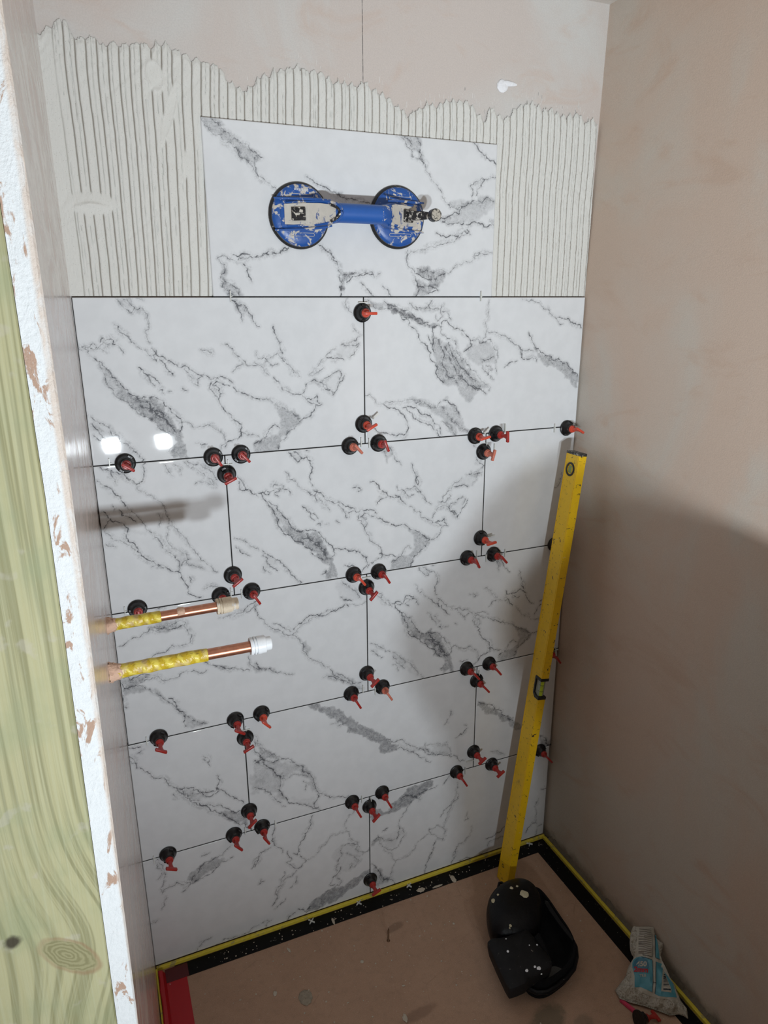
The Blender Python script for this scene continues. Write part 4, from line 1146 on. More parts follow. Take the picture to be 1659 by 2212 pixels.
# ================================================================ spirit level
T_top = px(1252.5, 979.5, 1, -.106); B_bot = px(1093.5, 1922, 2, .004)
ax = (T_top - B_bot).normalized(); wdir = Vector((.05, 1, 0)); wdir = (wdir - ax * wdir.dot(ax)).normalized(); tdir = wdir.cross(ax).normalized()
if tdir.x < 0: tdir = -tdir
LEN = (T_top - B_bot).length
ML = Matrix(((ax.x, wdir.x, tdir.x, B_bot.x), (ax.y, wdir.y, tdir.y, B_bot.y), (ax.z, wdir.z, tdir.z, B_bot.z), (0, 0, 0, 1)))
# local: x along the level from the foot, y = away from the viewer (50 mm), z = thickness (20 mm)
def frac(v_):        # where along the front edge the photograph's row v_ falls
    lo, hi = 0, LEN
    for _ in range(40):
        m_ = (lo + hi) / 2; q = B_bot + ax * m_ - Vector(CAM)
        vv = 1106 + 1503.348 * sum(RM[1][i] * q[i] for i in range(3)) / sum(RM[2][i] * q[i] for i in range(3))
        if vv > v_: lo = m_
        else: hi = m_
    return lo
def lvl_mat():
    t = NT('yellow level paint'); v = t.obj()
    n_ = t.noise(v, 60, 4, .6)
    c = t.mix(n_, lin(222, 178, 14), lin(238, 196, 26))
    c = t.mix(t.ramp(t.noise(v, 45, 6, .7, .6), .58, .74, 0, .65), c, lin(178, 140, 50))
    c = t.mix(t.ramp(t.noise(t.obj((.5, 1, 1)), 120, 5, .7, .8), .615, .65), c, lin(52, 44, 30))
    c = t.mix(t.ramp(t.noise(t.obj((.6, 1, 1)), 75, 4, .7), .70, .74), c, lin(214, 206, 186))
    return t.fin(c, .42)
LV = lvl_mat(); KB = plain('black level plastic', (.008, .008, .009, 1), .4)
VIAL = plain('lime vial', lin(190, 214, 60), .1, var=.25, vs=60, Coat_Weight=.5)
CLR = plain('clear vial block', lin(206, 214, 200), .08, var=.05, Transmission_Weight=.55)
lv = empty('spirit_level', B_bot)
tag(lv, 'long yellow spirit level leaning in the right corner, scuffed and speckled', 'spirit level')
WL, TL = .050, .0205
s1, s0 = frac(1467), frac(1512.5); D_ = .0255
ec = .006
r1 = frac(1001); r0 = frac(1046); rc = (r1 + r0) / 2 + .006; rr_ = .0165
def profile(): return [(0, 0), (s0, 0), (s0, D_ * .62), (s0 + D_ * .3, D_), (s1 - .004, D_), (s1, D_ * .85), (s1, 0), (LEN - ec, 0), (LEN - ec, WL), (0, WL)]
bm = bmesh.new()
prism(bm, [(a, b, 0) for a, b in profile()], (0, 0, TL))
# two long faint ribs on the broad face
for b in (.0035, .0465): box(bm, 0, s0 - .002, b, b + .0015, -.0006, .001)
for b in (.0035,): box(bm, s1 + .002, LEN - ec, b, b + .0015, -.0006, .001)
box(bm, s0, LEN - ec, .0465, .048, -.0006, .001)
build('body', bm, LV, lv)
bm = bmesh.new(); box(bm, LEN - ec - .001, LEN, -.0005, WL + .0005, -.0005, TL + .0005, bev=.001); build('end_cap', bm, plain('scuffed end cap', (.02, .02, .02, 1), .5, dirt=lin(190, 186, 176), dirt_t=(.5, .6), ds=120), lv)
bm = bmesh.new()
th = .0075
prism(bm, [(s0, -.0003, -.0012), (s0 + th, -.0003, -.0012), (s0 + th, D_ * .5, -.0012), (s0 + D_ * .5, D_ - th * .6, -.0012), (s1 - th, D_ - th * .6, -.0012), (s1 - th, -.0003, -.0012), (s1, -.0003, -.0012),
           (s1, D_ * .9, -.0012), (s1 - .003, D_, -.0012), (s0 + D_ * .35, D_, -.0012), (s0, D_ * .66, -.0012)], (0, 0, TL + .0024))
fr = build('vial_housing', bm, KB, lv)
bm = bmesh.new(); box(bm, s0 + th, s1 - th, .006, D_ - th * .6, .003, TL - .003); v1 = build('clear_block', bm, CLR, lv)
bm = bmesh.new(); lathe(bm, [(.0062, s0 + th + .001), (.0062, s1 - th - .001)], Matrix.Translation((0, .0095, TL / 2 - .001)) @ RX, 24); build('vial', bm, VIAL, v1, True)
bm = bmesh.new()
for q in (.36, .64):
    xx = s0 + (s1 - s0) * q; lathe(bm, [(.0066, xx - .0005), (.0066, xx + .0005)], Matrix.Translation((0, .0095, TL / 2 - .001)) @ RX, 24)
build('vial_lines', bm, KB, v1)
# round end vial
Mz = Matrix.Translation((rc, WL / 2 + .001, 0)) @ Matrix.Rotation(PI, 4, 'X')
bm = bmesh.new(); lathe(bm, [(rr_, -.004), (rr_, .0010), (rr_ - .001, .0016), (rr_ - .0045, .0016), (rr_ - .005, -.001), (rr_ - .0051, -.004)], Mz, 36); e1 = build('end_vial_ring', bm, KB, lv, True)
bm = bmesh.new(); lathe(bm, [(rr_ - .0048, -.004), (rr_ - .0048, -.0002)], Mz, 32); build('vial_back', bm, plain('dark vial back', lin(66, 74, 58), .3, var=.3, vs=90), e1)
bm = bmesh.new(); box(bm, rc - .0085, rc + .0085, WL / 2 - .0045, WL / 2 + .0065, -.0016, .001, bev=.0012); build('end_vial', bm, plain('olive vial', lin(120, 136, 70), .12, var=.3, vs=80), e1)
bm = bmesh.new(); hx = frac(1888)
lathe(bm, [(.0052, -.002), (.0052, .0003), (.0036, .0004), (.0034, -.002)], Matrix.Translation((hx, WL * .62, 0)) @ Matrix.Rotation(PI, 4, 'X'), 20); build('hanging_hole', bm, KB, lv, True)

for ob_ in lv.children_recursive:      # the level's frame is left handed, so bake it into the meshes
    ob_.data.transform(ML.to_3x3().to_4x4()); ob_.data.flip_normals()
# ================================================================ knee pads
KP = plain('black knee pad plastic', (.004, .004, .005, 1), .42, var=.3, vs=90, bump=.001, dirt=lin(190, 180, 160), dirt_t=(.70, .73), ds=50, Specular_IOR_Level=.2)
KF = plain('black knee pad fabric', (.005, .005, .006, 1), .95, var=.5, vs=500, bump=.001, dirt=lin(120, 116, 108), dirt_t=(.70, .78), ds=60, Specular_IOR_Level=.2)
KG = plain('grey black vinyl', (.012, .012, .013, 1), .62, var=.4, vs=60, bump=.0008, dirt=lin(160, 156, 146), dirt_t=(.66, .72), ds=70, Specular_IOR_Level=.2)
CRM = plain('dried cream adhesive', lin(196, 188, 158), .85, var=.2, vs=300, bump=.002)
def kz(x, y): return (1040 + x / 7.54, 1900 + y / 7.54)
def resample(pts, n_):
    P_ = [Vector(p) for p in pts] + [Vector(pts[0])]; L_2 = [0]
    for a, b in zip(P_, P_[1:]): L_2.append(L_2[-1] + (b - a).length)
    out = []
    for k in range(n_):
        s_ = L_2[-1] * k / n_; i = max(j for j in range(len(P_)) if L_2[j] <= s_ + 1e-9); i = min(i, len(P_) - 2)
        out.append(P_[i].lerp(P_[i + 1], (s_ - L_2[i]) / max(1e-9, L_2[i + 1] - L_2[i])))
    return out
def smoothp(P_, k=2):
    for _ in range(k): P_ = [(P_[i - 1] + P_[i] * 2 + P_[(i + 1) % len(P_)]) / 4 for i in range(len(P_))]
    return P_
def puff(outline, zmid, rings, n_=72, sm_=2, conv=kz):
    """closed pad: outline as seen at height zmid; rings of (inset 0..1, height)"""
    base = smoothp(resample([px(*conv(*p), 2, zmid) for p in outline], n_), sm_)
    c_ = sum(base, Vector()) / len(base); bm = bmesh.new(); R = []
    for s_, h in rings:
        R.append([bm.verts.new((c_.x + (p.x - c_.x) * s_, c_.y + (p.y - c_.y) * s_, h)) for p in base])
    for a, b in zip(R, R[1:]):
        for i in range(n_): bm.faces.new((a[i], a[(i + 1) % n_], b[(i + 1) % n_], b[i]))
    bm.faces.new(R[0][::-1]); bm.faces.new(R[-1]); return bm, base, c_
def ribbon(pts_px, z, r, conv=kz):
    bm = bmesh.new(); tube(bm, [px(*conv(*p), 2, z) for p in pts_px], r, 8); return bm
def slab(pts_px, z, d, conv=kz, sm_=0, n_=0):
    pts = [px(*conv(*p), 2, z) for p in pts_px]
    if n_: pts = smoothp(resample(pts, n_), sm_)
    bm = bmesh.new(); prism(bm, pts, (0, 0, d)); return bm
# the rear pad: a deep open shell, lying to the right
kb = empty('knee_pad', px(*kz(1200, 1100), 2, 0)); kb.location.z = 0
tag(kb, 'black knee pad lying open to the right, underneath the other one', 'knee pad', 'pair of black knee pads on the floor')
def rel(bm, e):
    for v_ in bm.verts: v_.co -= e.location
    return bm
outB = [(700, 250), (860, 170), (960, 230), (1090, 390), (1180, 520), (1290, 690), (1430, 890), (1530, 1090), (1548, 1260), (1500, 1460), (1380, 1610), (1200, 1750), (1060, 1835), (900, 1850), (760, 1780), (690, 1690), (640, 1300), (640, 800)]
bm, base, cB = puff(outB, .030, [(.93, .0), (.99, .012), (1.0, .030), (.985, .044), (.955, .052), (.90, .052), (.86, .044), (.80, .024), (.70, .014), (.2, .012)])
build('foam_shell', rel(bm, kb), KF, kb, True)
bm = ribbon([(960, 230), (1090, 390), (1290, 690), (1430, 890), (1535, 1100), (1548, 1260), (1500, 1460), (1380, 1610), (1200, 1750), (1060, 1830), (900, 1840), (760, 1770)], .040, .0055)
build('rim', rel(bm, kb), KP, kb, True)
bm = slab([(820, 1600), (950, 1540), (1180, 1420), (1330, 1480), (1250, 1600), (1120, 1700), (980, 1745), (850, 1690)], .0300, .004, n_=40, sm_=2); build('mesh_lining', rel(bm, kb), plain('grey mesh', lin(70, 70, 68), .8, var=.6, vs=700), kb)
bm = slab([(1030, 350), (1090, 380), (1130, 450), (1290, 690), (1420, 860), (1500, 990), (1480, 1010), (1300, 800), (1100, 520), (1030, 400)], .054, .004); build('strap', rel(bm, kb), KG, kb)
# the front pad: domed cap above, flat fabric skirt below
ka = empty('knee_pad', px(*kz(520, 900), 2, 0)); ka.location.z = 0
tag(ka, 'black knee pad with domed cap and fabric flap, cream adhesive blobs on its top', 'knee pad', 'pair of black knee pads on the floor')
capo = [(80, 640), (78, 540), (100, 400), (160, 285), (260, 205), (400, 115), (600, 68), (760, 95), (900, 200), (965, 340), (985, 560), (975, 780), (930, 900), (850, 960), (600, 1030), (300, 1040), (160, 960), (105, 800)]
bm, base, cA = puff(capo, .058, [(.90, .020), (.985, .045), (1.0, .060), (.97, .074), (.88, .088), (.72, .098), (.5, .104), (.25, .107)])
capob = build('knee_cap', rel(bm, ka), KP, ka, True)
flap = [(98, 1045), (160, 990), (380, 968), (560, 900), (700, 815), (728, 800), (760, 860), (850, 965), (950, 1060), (1060, 1170), (1150, 1400), (1130, 1450), (980, 1540), (780, 1640), (720, 1720), (560, 1790), (450, 1820), (385, 1710), (240, 1400), (110, 1100)]
bm, base, cF = puff(flap, .072, [(.95, .045), (.995, .062), (1.0, .0735), (.992, .0775), (.93, .0815), (.7, .0865), (.4, .0895), (.15, .0905)], n_=110, sm_=0)
flapob = build('fabric_flap', rel(bm, ka), KG, ka, True)
bm = slab([(860, 950), (930, 880), (975, 960), (1050, 1120), (1160, 1390), (1090, 1240), (960, 1070)], .0905, .003); build('side_panel', rel(bm, ka), KF, ka)
flapf = [(150, 1000), (300, 1040), (600, 1030), (850, 960), (900, 1300), (500, 1700), (300, 1500)]
bm = slab(flapf, .0, .045, n_=30, sm_=1)
build('foam_core', rel(bm, ka), KF, ka)
bm = ribbon([(285, 190), (275, 120), (290, 60), (330, 50), (365, 80), (375, 140), (350, 200)], .078, .0035); build('strap_loop', rel(bm, ka), KP, ka, True)
rnd = random.Random(3)
bm = bmesh.new()
from mathutils.bvhtree import BVHTree
def on_surface(obs, u, v_):
    d_ = (px(u, v_, 2, 0) - Vector(CAM)).normalized(); best = None
    for ob_ in obs:
        off = Vector(ob_.parent.location) if ob_.parent else Vector(ob_.location)
        tr = BVHTree.FromPolygons([q.co + off for q in ob_.data.vertices], [list(f.vertices) for f in ob_.data.polygons]); h_ = tr.ray_cast(Vector(CAM), d_)
        if h_[0] is not None and (best is None or h_[3] < best[3]): best = h_
    return best[0] if best else px(u, v_, 2, .08)
def blob(bm, p, r, h, M=None):
    s_ = bmesh.ops.create_icosphere(bm, subdivisions=2, radius=1)
    for v_ in s_['verts']:
        w_ = 1 + .35 * mnoise.noise(v_.co * 2.2 + p * 80); v_.co = p + Vector((v_.co.x * r * w_, v_.co.y * r * w_, v_.co.z * h))
for (x, y, r) in ((690, 235, .0105), (200, 350, .0065), (490, 140, .0045), (580, 110, .003), (470, 750, .0035), (270, 250, .003), (460, 790, .002)):
    bm = bmesh.new(); blob(bm, on_surface((capob, flapob), *kz(x, y)), r, .0028); build('adhesive_splat', rel(bm, ka), CRM, ka, True)
for (x, y, r) in ((905, 1065, .0022), (975, 1535, .0022), (400, 968, .0018), (780, 1070, .0015), (930, 1440, .005), (735, 1480, .004), (870, 1420, .003), (430, 1170, .003)):
    bm = bmesh.new(); blob(bm, on_surface((capob, flapob), *kz(x, y)), r, .0014); build('white_speck', rel(bm, ka), WHITE_F, ka, True)

# ================================================================ bag of spacers
def bz(x, y): return (1310 + x / 8.295, 1990 + y / 8.295)
P1 = px(*bz(150, 1240), 2, .006); P2 = px(*bz(1465, 1760), 2, .004); P3 = px(*bz(700, 85), 0, .540)
NB = (P2 - P1).cross(P3 - P1).normalized()
if NB.y > 0: NB = -NB
outG = [(480, 85), (640, 98), (750, 92), (850, 110), (860, 200), (880, 290), (950, 350), (1020, 405), (1000, 520), (960, 640), (975, 740), (1000, 850), (1100, 980), (1200, 1100), (1270, 1270), (1330, 1420), (1440, 1560), (1468, 1760), (1380, 1700), (1290, 1672), (1130, 1690), (960, 1620), (700, 1530), (430, 1460), (240, 1390), (150, 1240), (250, 1110), (350, 980), (375, 860), (410, 780), (490, 655), (450, 600), (425, 520), (415, 380), (425, 250), (445, 180)]
ga_ = np.array(outG, float)
def in_poly(X_, Y_, poly):
    ins = np.zeros(X_.shape, bool); n_ = len(poly)
    for i in range(n_):
        a, b = poly[i], poly[(i + 1) % n_]
        c_ = (a[1] > Y_) != (b[1] > Y_)
        ins ^= c_ & (X_ < (b[0] - a[0]) * (Y_ - a[1]) / (b[1] - a[1] + 1e-12) + a[0])
    return ins
def edge_d(x, y):
    d = 1e9; n_ = len(outG)
    for i in range(n_):
        ax_, ay = outG[i]; bx_, by = outG[(i + 1) % n_]; dx, dy = bx_ - ax_, by - ay
        t_ = max(0, min(1, ((x - ax_) * dx + (y - ay) * dy) / (dx * dx + dy * dy))); d = min(d, math.hypot(x - ax_ - t_ * dx, y - ay - t_ * dy))
    return d
def bulge(x, y, front=True):
    d = edge_d(x, y); f_ = min(1, d / 260) ** .55
    wr = mnoise.noise(Vector((x / 90, y / 150, 1.3))) * .0030 + mnoise.noise(Vector((x / 38, y / 60, 5))) * .0014
    lump = .0035 * mnoise.noise(Vector((x / 200, y / 260, 9)))
    h = .016 * f_ + (wr + lump) * min(1, d / 60)
    return h if front else -.35 * h
def bagpt(x, y, off=0.0, front=True):
    q = px_plane(*bz(x, y), P1, NB); q = q + NB * (bulge(x, y, front) + off)
    if q.z < .004 + off: q = px(*bz(x, y), 2, .004 + off + (.003 + .4 * bulge(x, y) if front else 0))
    return q
bag = empty('spacer_bag', P1); bag.location.z = 0
tag(bag, 'crumpled clear bag of tile spacers with blue printed label against the right wall', 'bag')
def grid_bag(front):
    xs_ = np.arange(140, 1480, 14.0); ys_ = np.arange(78, 1775, 14.0); bm = bmesh.new(); V = {}
    XX, YY = np.meshgrid(xs_, ys_); I = in_poly(XX, YY, outG)
    def vert(i, j):
        if (i, j) not in V:
            x, y = xs_[i], ys_[j]
            if not I[j, i]:      # snap boundary vertices to the outline
                best = None; n_ = len(outG)
                for k in range(n_):
                    a, b = Vector(outG[k]), Vector(outG[(k + 1) % n_]); d = b - a; t_ = max(0, min(1, (Vector((x, y)) - a).dot(d) / d.dot(d))); q = a + d * t_
                    dd = (q - Vector((x, y))).length
                    if best is None or dd < best[0]: best = (dd, q)
                x, y = best[1]
            V[(i, j)] = bm.verts.new(bagpt(x, y, 0, front))
        return V[(i, j)]
    for j in range(len(ys_) - 1):
        for i in range(len(xs_) - 1):
            if int(I[j, i]) + int(I[j, i + 1]) + int(I[j + 1, i]) + int(I[j + 1, i + 1]) >= 2:
                try: bm.faces.new((vert(i, j), vert(i + 1, j), vert(i + 1, j + 1), vert(i, j + 1)))
                except ValueError: pass
    return bm
def bag_mat():
    t = NT('cloudy bag film over white spacers'); v = t.obj()
    n_ = t.noise(v, 150, 5, .7, 1.5); s_ = t.ramp(t.math('ABSOLUTE', t.math('SUBTRACT', n_, .5)), .03, .0)
    c = t.mix(t.ramp(n_, .3, .7), lin(128, 120, 104), lin(192, 188, 176)); c = t.mix(t.math('MULTIPLY', s_, .5), c, lin(226, 226, 220))
    t.bump(n_, .002, .8); return t.fin(c, .28)
bm = grid_bag(True); b2 = grid_bag(False)
me_ = bpy.data.meshes.new('t'); b2.to_mesh(me_); b2.free(); bm.from_mesh(me_); bpy.data.meshes.remove(me_)
bmesh.ops.remove_doubles(bm, verts=bm.verts[:], dist=.0002)
build('bag_film', rel(bm, bag), bag_mat(), bag, True)
def draped(name, poly, off, mat, step=26, smooth_=True):
    bm = bmesh.new(); vs = [bm.verts.new((x, y, 0)) for x, y in poly]; bm.faces.new(vs)
    xs_ = [p[0] for p in poly]; ys_ = [p[1] for p in poly]
    for k in np.arange(min(xs_) + step, max(xs_), step):
        bmesh.ops.bisect_plane(bm, geom=bm.verts[:] + bm.edges[:] + bm.faces[:], plane_co=(k, 0, 0), plane_no=(1, 0, 0))
    for k in np.arange(min(ys_) + step, max(ys_), step):
        bmesh.ops.bisect_plane(bm, geom=bm.verts[:] + bm.edges[:] + bm.faces[:], plane_co=(0, k, 0), plane_no=(0, 1, 0))
    for v_ in bm.verts: v_.co = bagpt(v_.co.x, v_.co.y, off)
    return build(name, rel(bm, bag), mat, bag, smooth_)
BW = plain('label white', lin(176, 172, 160), .4); BB = plain('label blue', lin(78, 146, 164), .4, var=.1, vs=60); BD = plain('label dark blue', lin(54, 112, 136), .4, var=.1)
INK = plain('label ink', lin(30, 44, 56), .5); GT = plain('label grey print', lin(120, 112, 106), .5); RI = plain('label red', lin(176, 28, 44), .5)
draped('label_paper', [(540, 200), (560, 110), (840, 118), (868, 240), (990, 700), (1180, 1100), (1300, 1400), (1050, 1420), (880, 1400), (700, 1330), (480, 1215), (470, 1100), (430, 900), (440, 740), (500, 640), (540, 400)], .0010, BW)
draped('label_blue_left', [(480, 700), (530, 665), (640, 655), (740, 700), (815, 722), (825, 1000), (812, 1300), (700, 1250), (600, 1200), (500, 1215), (500, 1000), (460, 850), (460, 760)], .0018, BB)
draped('label_roundel', [(500, 720), (560, 680), (650, 680), (730, 730), (760, 810), (740, 890), (660, 930), (560, 930), (490, 870), (475, 790)], .0024, BD)
draped('label_blue_top', [(868, 250), (885, 262), (925, 480), (955, 690), (880, 670)], .0018, BB)
draped('label_blue_right', [(880, 745), (990, 768), (1010, 870), (1100, 1000), (1190, 1130), (1260, 1380), (1080, 1385), (930, 1370), (862, 1330), (885, 1100)], .0018, BB)
for pl in ([(806, 240), (812, 240), (822, 660), (816, 660)], [(862, 240), (872, 240), (876, 670), (868, 672)], [(640, 622), (650, 625), (815, 662), (815, 670), (640, 632)], [(878, 672), (965, 692), (965, 700), (878, 682)],
           [(820, 725), (828, 728), (835, 1120), (815, 1310), (806, 1305), (826, 1100)], [(878, 745), (888, 748), (884, 1140), (866, 1330), (856, 1325), (874, 1120)], [(826, 1118), (880, 1128), (880, 1136), (826, 1126)],
           [(620, 658), (815, 712), (815, 722), (620, 668)]):
    draped('label_outline', pl, .0026, INK, 40)
for i in range(13):
    y = 150 + i * 36; x0 = 585 if i < 4 else 570; k_ = 14 * math.sin(i * 1.3)
    draped('small_print_line', [(x0, y + k_), (700, y + 16), (800, y - 4), (800, y + 8), (700, y + 29), (x0, y + 14 + k_)], .0020, GT, 50)
draped('barcode_panel', [(1005, 880), (1020, 885), (1160, 1250), (1155, 1300), (970, 1285)], .0024, BW)
for (a, b, y0, y1) in ((1022, 1050, 960, 985), (1018, 1062, 1000, 1030), (1015, 1072, 1042, 1060), (1018, 1086, 1075, 1085), (1018, 1095, 1100, 1112), (1015, 1104, 1128, 1136), (1015, 1112, 1150, 1165), (1012, 1120, 1180, 1186), (1012, 1142, 1228, 1258)):
    draped('barcode_bar', [(a, y0), (b, y0 + 2), (b + 8, y1 + 2), (a - 2, y1)], .0030, INK, 60)
def draped_text(name, s, size, cx_, cy_, rot, off, mat, bold=0):
    cu = bpy.data.curves.new(name, 'FONT'); cu.body = s; cu.size = size; cu.align_x = 'CENTER'; cu.align_y = 'CENTER'; cu.offset = bold
    to = bpy.data.objects.new('tmp', cu); C.objects.link(to); dg = bpy.context.evaluated_depsgraph_get()
    me = bpy.data.meshes.new_from_object(to.evaluated_get(dg)); me.name = name; bpy.data.objects.remove(to); bpy.data.curves.remove(cu)
    ca, sa = math.cos(rot), math.sin(rot)
    for v_ in me.vertices:
        x, y = v_.co.x, -v_.co.y; v_.co = bagpt(cx_ + x * ca - y * sa, cy_ + x * sa + y * ca, off) - bag.location
    me.materials.clear(); return link(name, me, mat, bag)
draped_text('number_lettering', '450', 120, 625, 798, .05, .0032, BW, 5)
draped_text('size_lettering', '2mm', 125, 615, 900, .10, .0032, RI, 5)
draped_text('word_lettering', 'TILE', 62, 645, 1008, -.04, .0030, BW, 2)

# ================================================================ small things on the floor
CHIP = plain('dry adhesive crumb', lin(190, 180, 164), .9, var=.2, vs=300, bump=.002)
bm = bmesh.new(); p = px(660, 2155, 2, .001)
s_ = bmesh.ops.create_icosphere(bm, subdivisions=4, radius=1)
for v_ in s_['verts']:
    w_ = 1 + .16 * mnoise.noise(v_.co * 2.4); z_ = v_.co.z * .0030 - (.0022 if v_.co.xy.length < .35 and v_.co.z > 0 else 0) * (1 - v_.co.xy.length / .35)
    v_.co = p + Vector((v_.co.x * .0148 * w_, v_.co.y * .0185 * w_, z_ + .0010 * mnoise.noise(v_.co * 9) * (v_.co.z > 0)))
tag(build('adhesive_blob', bm, plain('dried grey adhesive', lin(150, 140, 124), .9, var=.3, vs=200, bump=.002), None, True), 'round dried blob of adhesive on the brown floor', 'adhesive')
def chip(u, v_, r, label, sq=.45, rot=0.0):
    p = px(u, v_, 2, .001); bm = bmesh.new(); s_ = bmesh.ops.create_icosphere(bm, subdivisions=2, radius=1); M_ = Matrix.Rotation(rot, 3, 'Z')
    for q in s_['verts']:
        w_ = 1 + .4 * mnoise.noise(q.co * 1.7 + p * 50); q.co = M_ @ Vector((q.co.x * r * sq * w_, q.co.y * r * w_, q.co.z * .0014)) + p
    tag(build('plaster_chip', bm, CHIP, None, True), label, 'debris', 'larger chips on the floor')
chip(875, 2199, .0105, 'pale chip at the bottom edge of the floor left of the bag', .5, -.2)
chip(624, 2052, .0085, 'thin pale flake just below the left half of the black tape', .35, .3)
chip(594, 2146, .007, 'small chip left of the round dried blob', .6, -.3)
chip(931, 1995, .004, 'small oval chip right of the screw, below the tape')
chip(980, 1995, .0035, 'small round chip between the screw and the knee pads', .8)
chip(782, 2077, .0045, 'pale chip below and left of the screw', .9)
chip(872, 2129, .004, 'elongated chip below the screw', .5, 1.2)
rnd = random.Random(11); bm = bmesh.new()
for i in range(260):
    x, y = rnd.uniform(-.46, .5), -abs(rnd.gauss(0, .28)) - .05
    if .16 < x < .43 and -.43 < y < -.09 or x > .38 and y < -.4: continue
    r = rnd.uniform(.0005, .0016)
    s_ = bmesh.ops.create_cube(bm, size=1); M_ = Matrix.Translation((x, y, r * .35)) @ Matrix.Rotation(rnd.uniform(0, 3), 4, 'Z')
    for q in s_['verts']: q.co = M_ @ Vector((q.co.x * r * 2, q.co.y * r * rnd.uniform(1, 3), q.co.z * r))
for i in range(90):
    x, y = rnd.uniform(-.46, .53), rnd.uniform(-.046, -.012); r = rnd.uniform(.0004, .0012)
    s_ = bmesh.ops.create_cube(bm, size=1); M_ = Matrix.Translation((x, y, .0014 + r * .4)) @ Matrix.Rotation(rnd.uniform(0, 3), 4, 'Z')
    for q in s_['verts']: q.co = M_ @ Vector((q.co.x * r * 2, q.co.y * r * rnd.uniform(1, 4), q.co.z * r))
tag(build('crumbs', bm, CHIP), 'fine pale crumbs scattered over floor and black tape', 'debris', kind='stuff')
# adhesive smears on the black tape
def smear(u, v_, rx, ry, label):
    p = px(u, v_, 2, .002); bm = bmesh.new(); s_ = bmesh.ops.create_icosphere(bm, subdivisions=3, radius=1)
    for q in s_['verts']:
        w_ = 1 + .5 * mnoise.noise(q.co * 3.1 + p * 40); q.co = Vector((q.co.x * rx * w_, q.co.y * ry * w_, q.co.z * .0009 + .0004)) + Vector((p.x, p.y, .0012))
    tag(build('adhesive_smear', bm, CHIP, None, True), label, 'adhesive', 'adhesive smears on the black tape')
smear(909, 1922, .011, .007, 'thick dried smear on the black tape right of the bottom clip')
smear(945, 1914, .014, .003, 'long thin smear on the black tape beside the thick one')
smear(979, 1898, .006, .012, 'streaky smear on the black tape nearest the knee pads')
smear(720, 1990, .003, .010, 'narrow smear on the black tape right of the loose cross')
# screw standing on its head
SC = plain('bronze screw', lin(110, 84, 62), .4, .7)
p = px(839, 2032, 2, 0)
bm = bmesh.new(); prf = [(.0001, 0), (.0042, 0), (.0038, .0012), (.0016, .0036)]; h = .0036
while h < .034:
    prf += [(.0021, h + .0005), (.0013, h + .0014)]; h += .0018
prf += [(.0010, .036), (.0002, .040)]
lathe(bm, prf, Matrix.Translation(p + Vector((0, 0, .0002))), 14)
tag(build('screw', bm, SC), 'small screw standing on its head on the brown floor', 'screw')
# red plastic strip
a_, b_ = px(*bz(250, 1405), 2, .003), px(*bz(510, 1620), 2, .003); d_ = (b_ - a_); ang_ = math.atan2(d_.y, d_.x); L_3 = d_.length
bm = bmesh.new(); M_ = Matrix.Translation(a_) @ Matrix.Rotation(ang_, 4, 'Z')
prism(bm, [(0, -.0045, -.0029), (0, .0045, -.0029), (L_3, .0050, -.0029), (L_3, -.0050, -.0029)], (0, 0, .0055), M_)
bmesh.ops.bevel(bm, geom=bm.edges[:], offset=.0012, segments=2, affect='EDGES')
tag(build('plastic_wedge', bm, plain('raspberry plastic', lin(196, 60, 92), .45, var=.1)), 'small raspberry red plastic wedge on the floor below the bag', 'wedge')

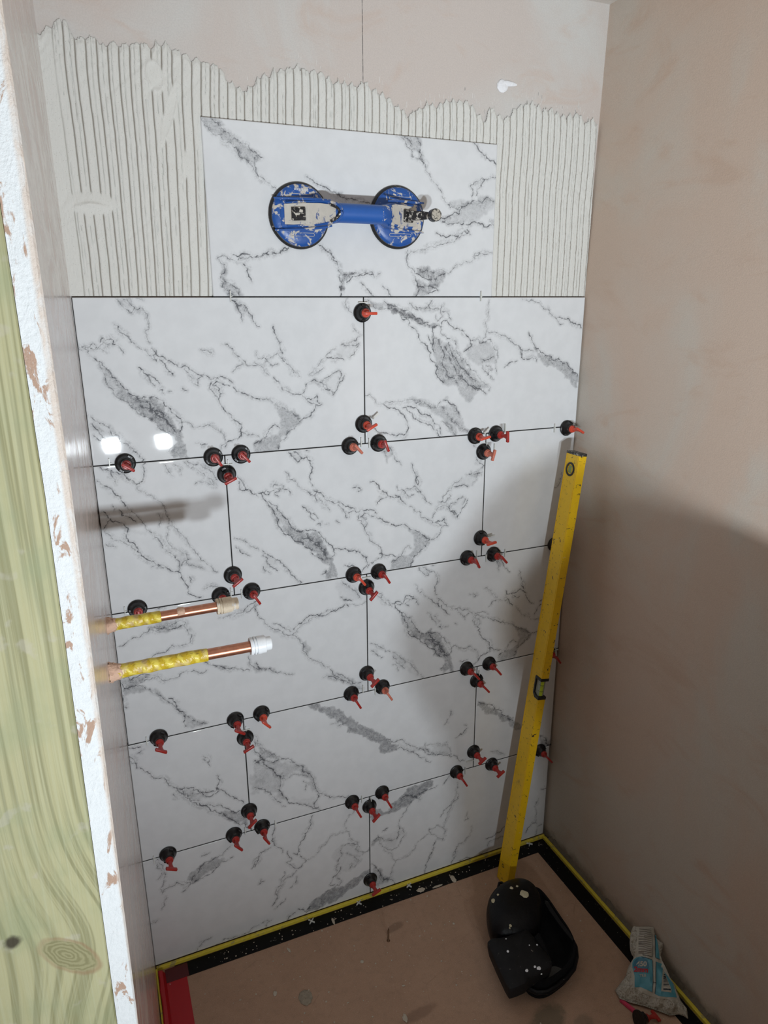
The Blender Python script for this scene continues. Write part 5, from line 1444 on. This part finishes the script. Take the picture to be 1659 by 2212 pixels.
# ================================================================ work lamps behind the camera
HS = plain('lamp housing', (.03, .03, .03, 1), .5)
wl = empty('work_lamp', (LAMPS[0][0] * .5 + LAMPS[1][0] * .5, -2.26, 0)); tag(wl, 'twin headed work lamp on a stand behind the camera', 'lamp')
bm = bmesh.new(); lathe(bm, [(.010, .0), (.010, LAMPS[0][2] - .06)], Matrix.Identity(4), 16)
for k in range(3):
    a = 2 * PI * k / 3 + .5; tube(bm, [(0, 0, .35), (.28 * math.cos(a), .28 * math.sin(a), .008)], .007, 8)
build('stand', bm, HS, wl, True)
bm = bmesh.new(); box(bm, -.16, .16, -.008, .008, LAMPS[0][2] - .075, LAMPS[0][2] - .060); build('cross_bar', bm, HS, wl)
for (x, y, z) in LAMPS:
    bm = bmesh.new(); M_ = Matrix.Translation((x - wl.location.x, y - wl.location.y, z)) @ Matrix.Rotation(LAMP_TILT, 4, 'X')
    box(bm, -.055, .055, -.045, -.006, -.045, .045, M_, .004)
    build('lamp_head', bm, HS, wl)
    ld = bpy.data.lights.new('led_panel', 'AREA'); ld.shape = 'RECTANGLE'; ld.size = .084; ld.size_y = .058; ld.energy = LAMP_W; ld.spread = LAMP_SPREAD; ld.color = (.88, .95, 1.0)
    lo = bpy.data.objects.new('led_panel', ld); C.objects.link(lo); lo.parent = wl
    lo.matrix_world = Matrix.Translation((x, y, z)) @ Matrix.Rotation(LAMP_YAW, 4, 'Z') @ Matrix.Rotation(PI / 2 + LAMP_TILT, 4, 'X')
    lo.matrix_parent_inverse = Matrix.Identity(4)
    lo.matrix_basis = Matrix.Translation((x - wl.location.x, y - wl.location.y, z)) @ Matrix.Rotation(LAMP_YAW, 4, 'Z') @ Matrix.Rotation(PI / 2 + LAMP_TILT, 4, 'X')
# unseen blocker added in front of the lamps, outlined to shape the right-hand shadow
bm = bmesh.new(); zt = ZO
prism(bm, [(.50, -1.2, 0)] + [(x, -1.2, zt + z) for x, z in ((.50, -.51), (.25, -.517), (.15, -.515), (.105, -.529), (.052, -.545), (.018, -.577), (-.025, -.635), (-.064, -.677), (-.085, -.712),
      (-.08, -.758), (-.057, -.804), (-.026, -.861), (.0, -1.0))] + [(.01, -1.2, 0)], (0, .0125, 0))
tag(build('shadow_blocker', bm, plain('blocker brown', lin(176, 160, 140), .9)), 'unseen board added to cast the soft shadow on the right, outline shaped for it', 'shadow blocker')
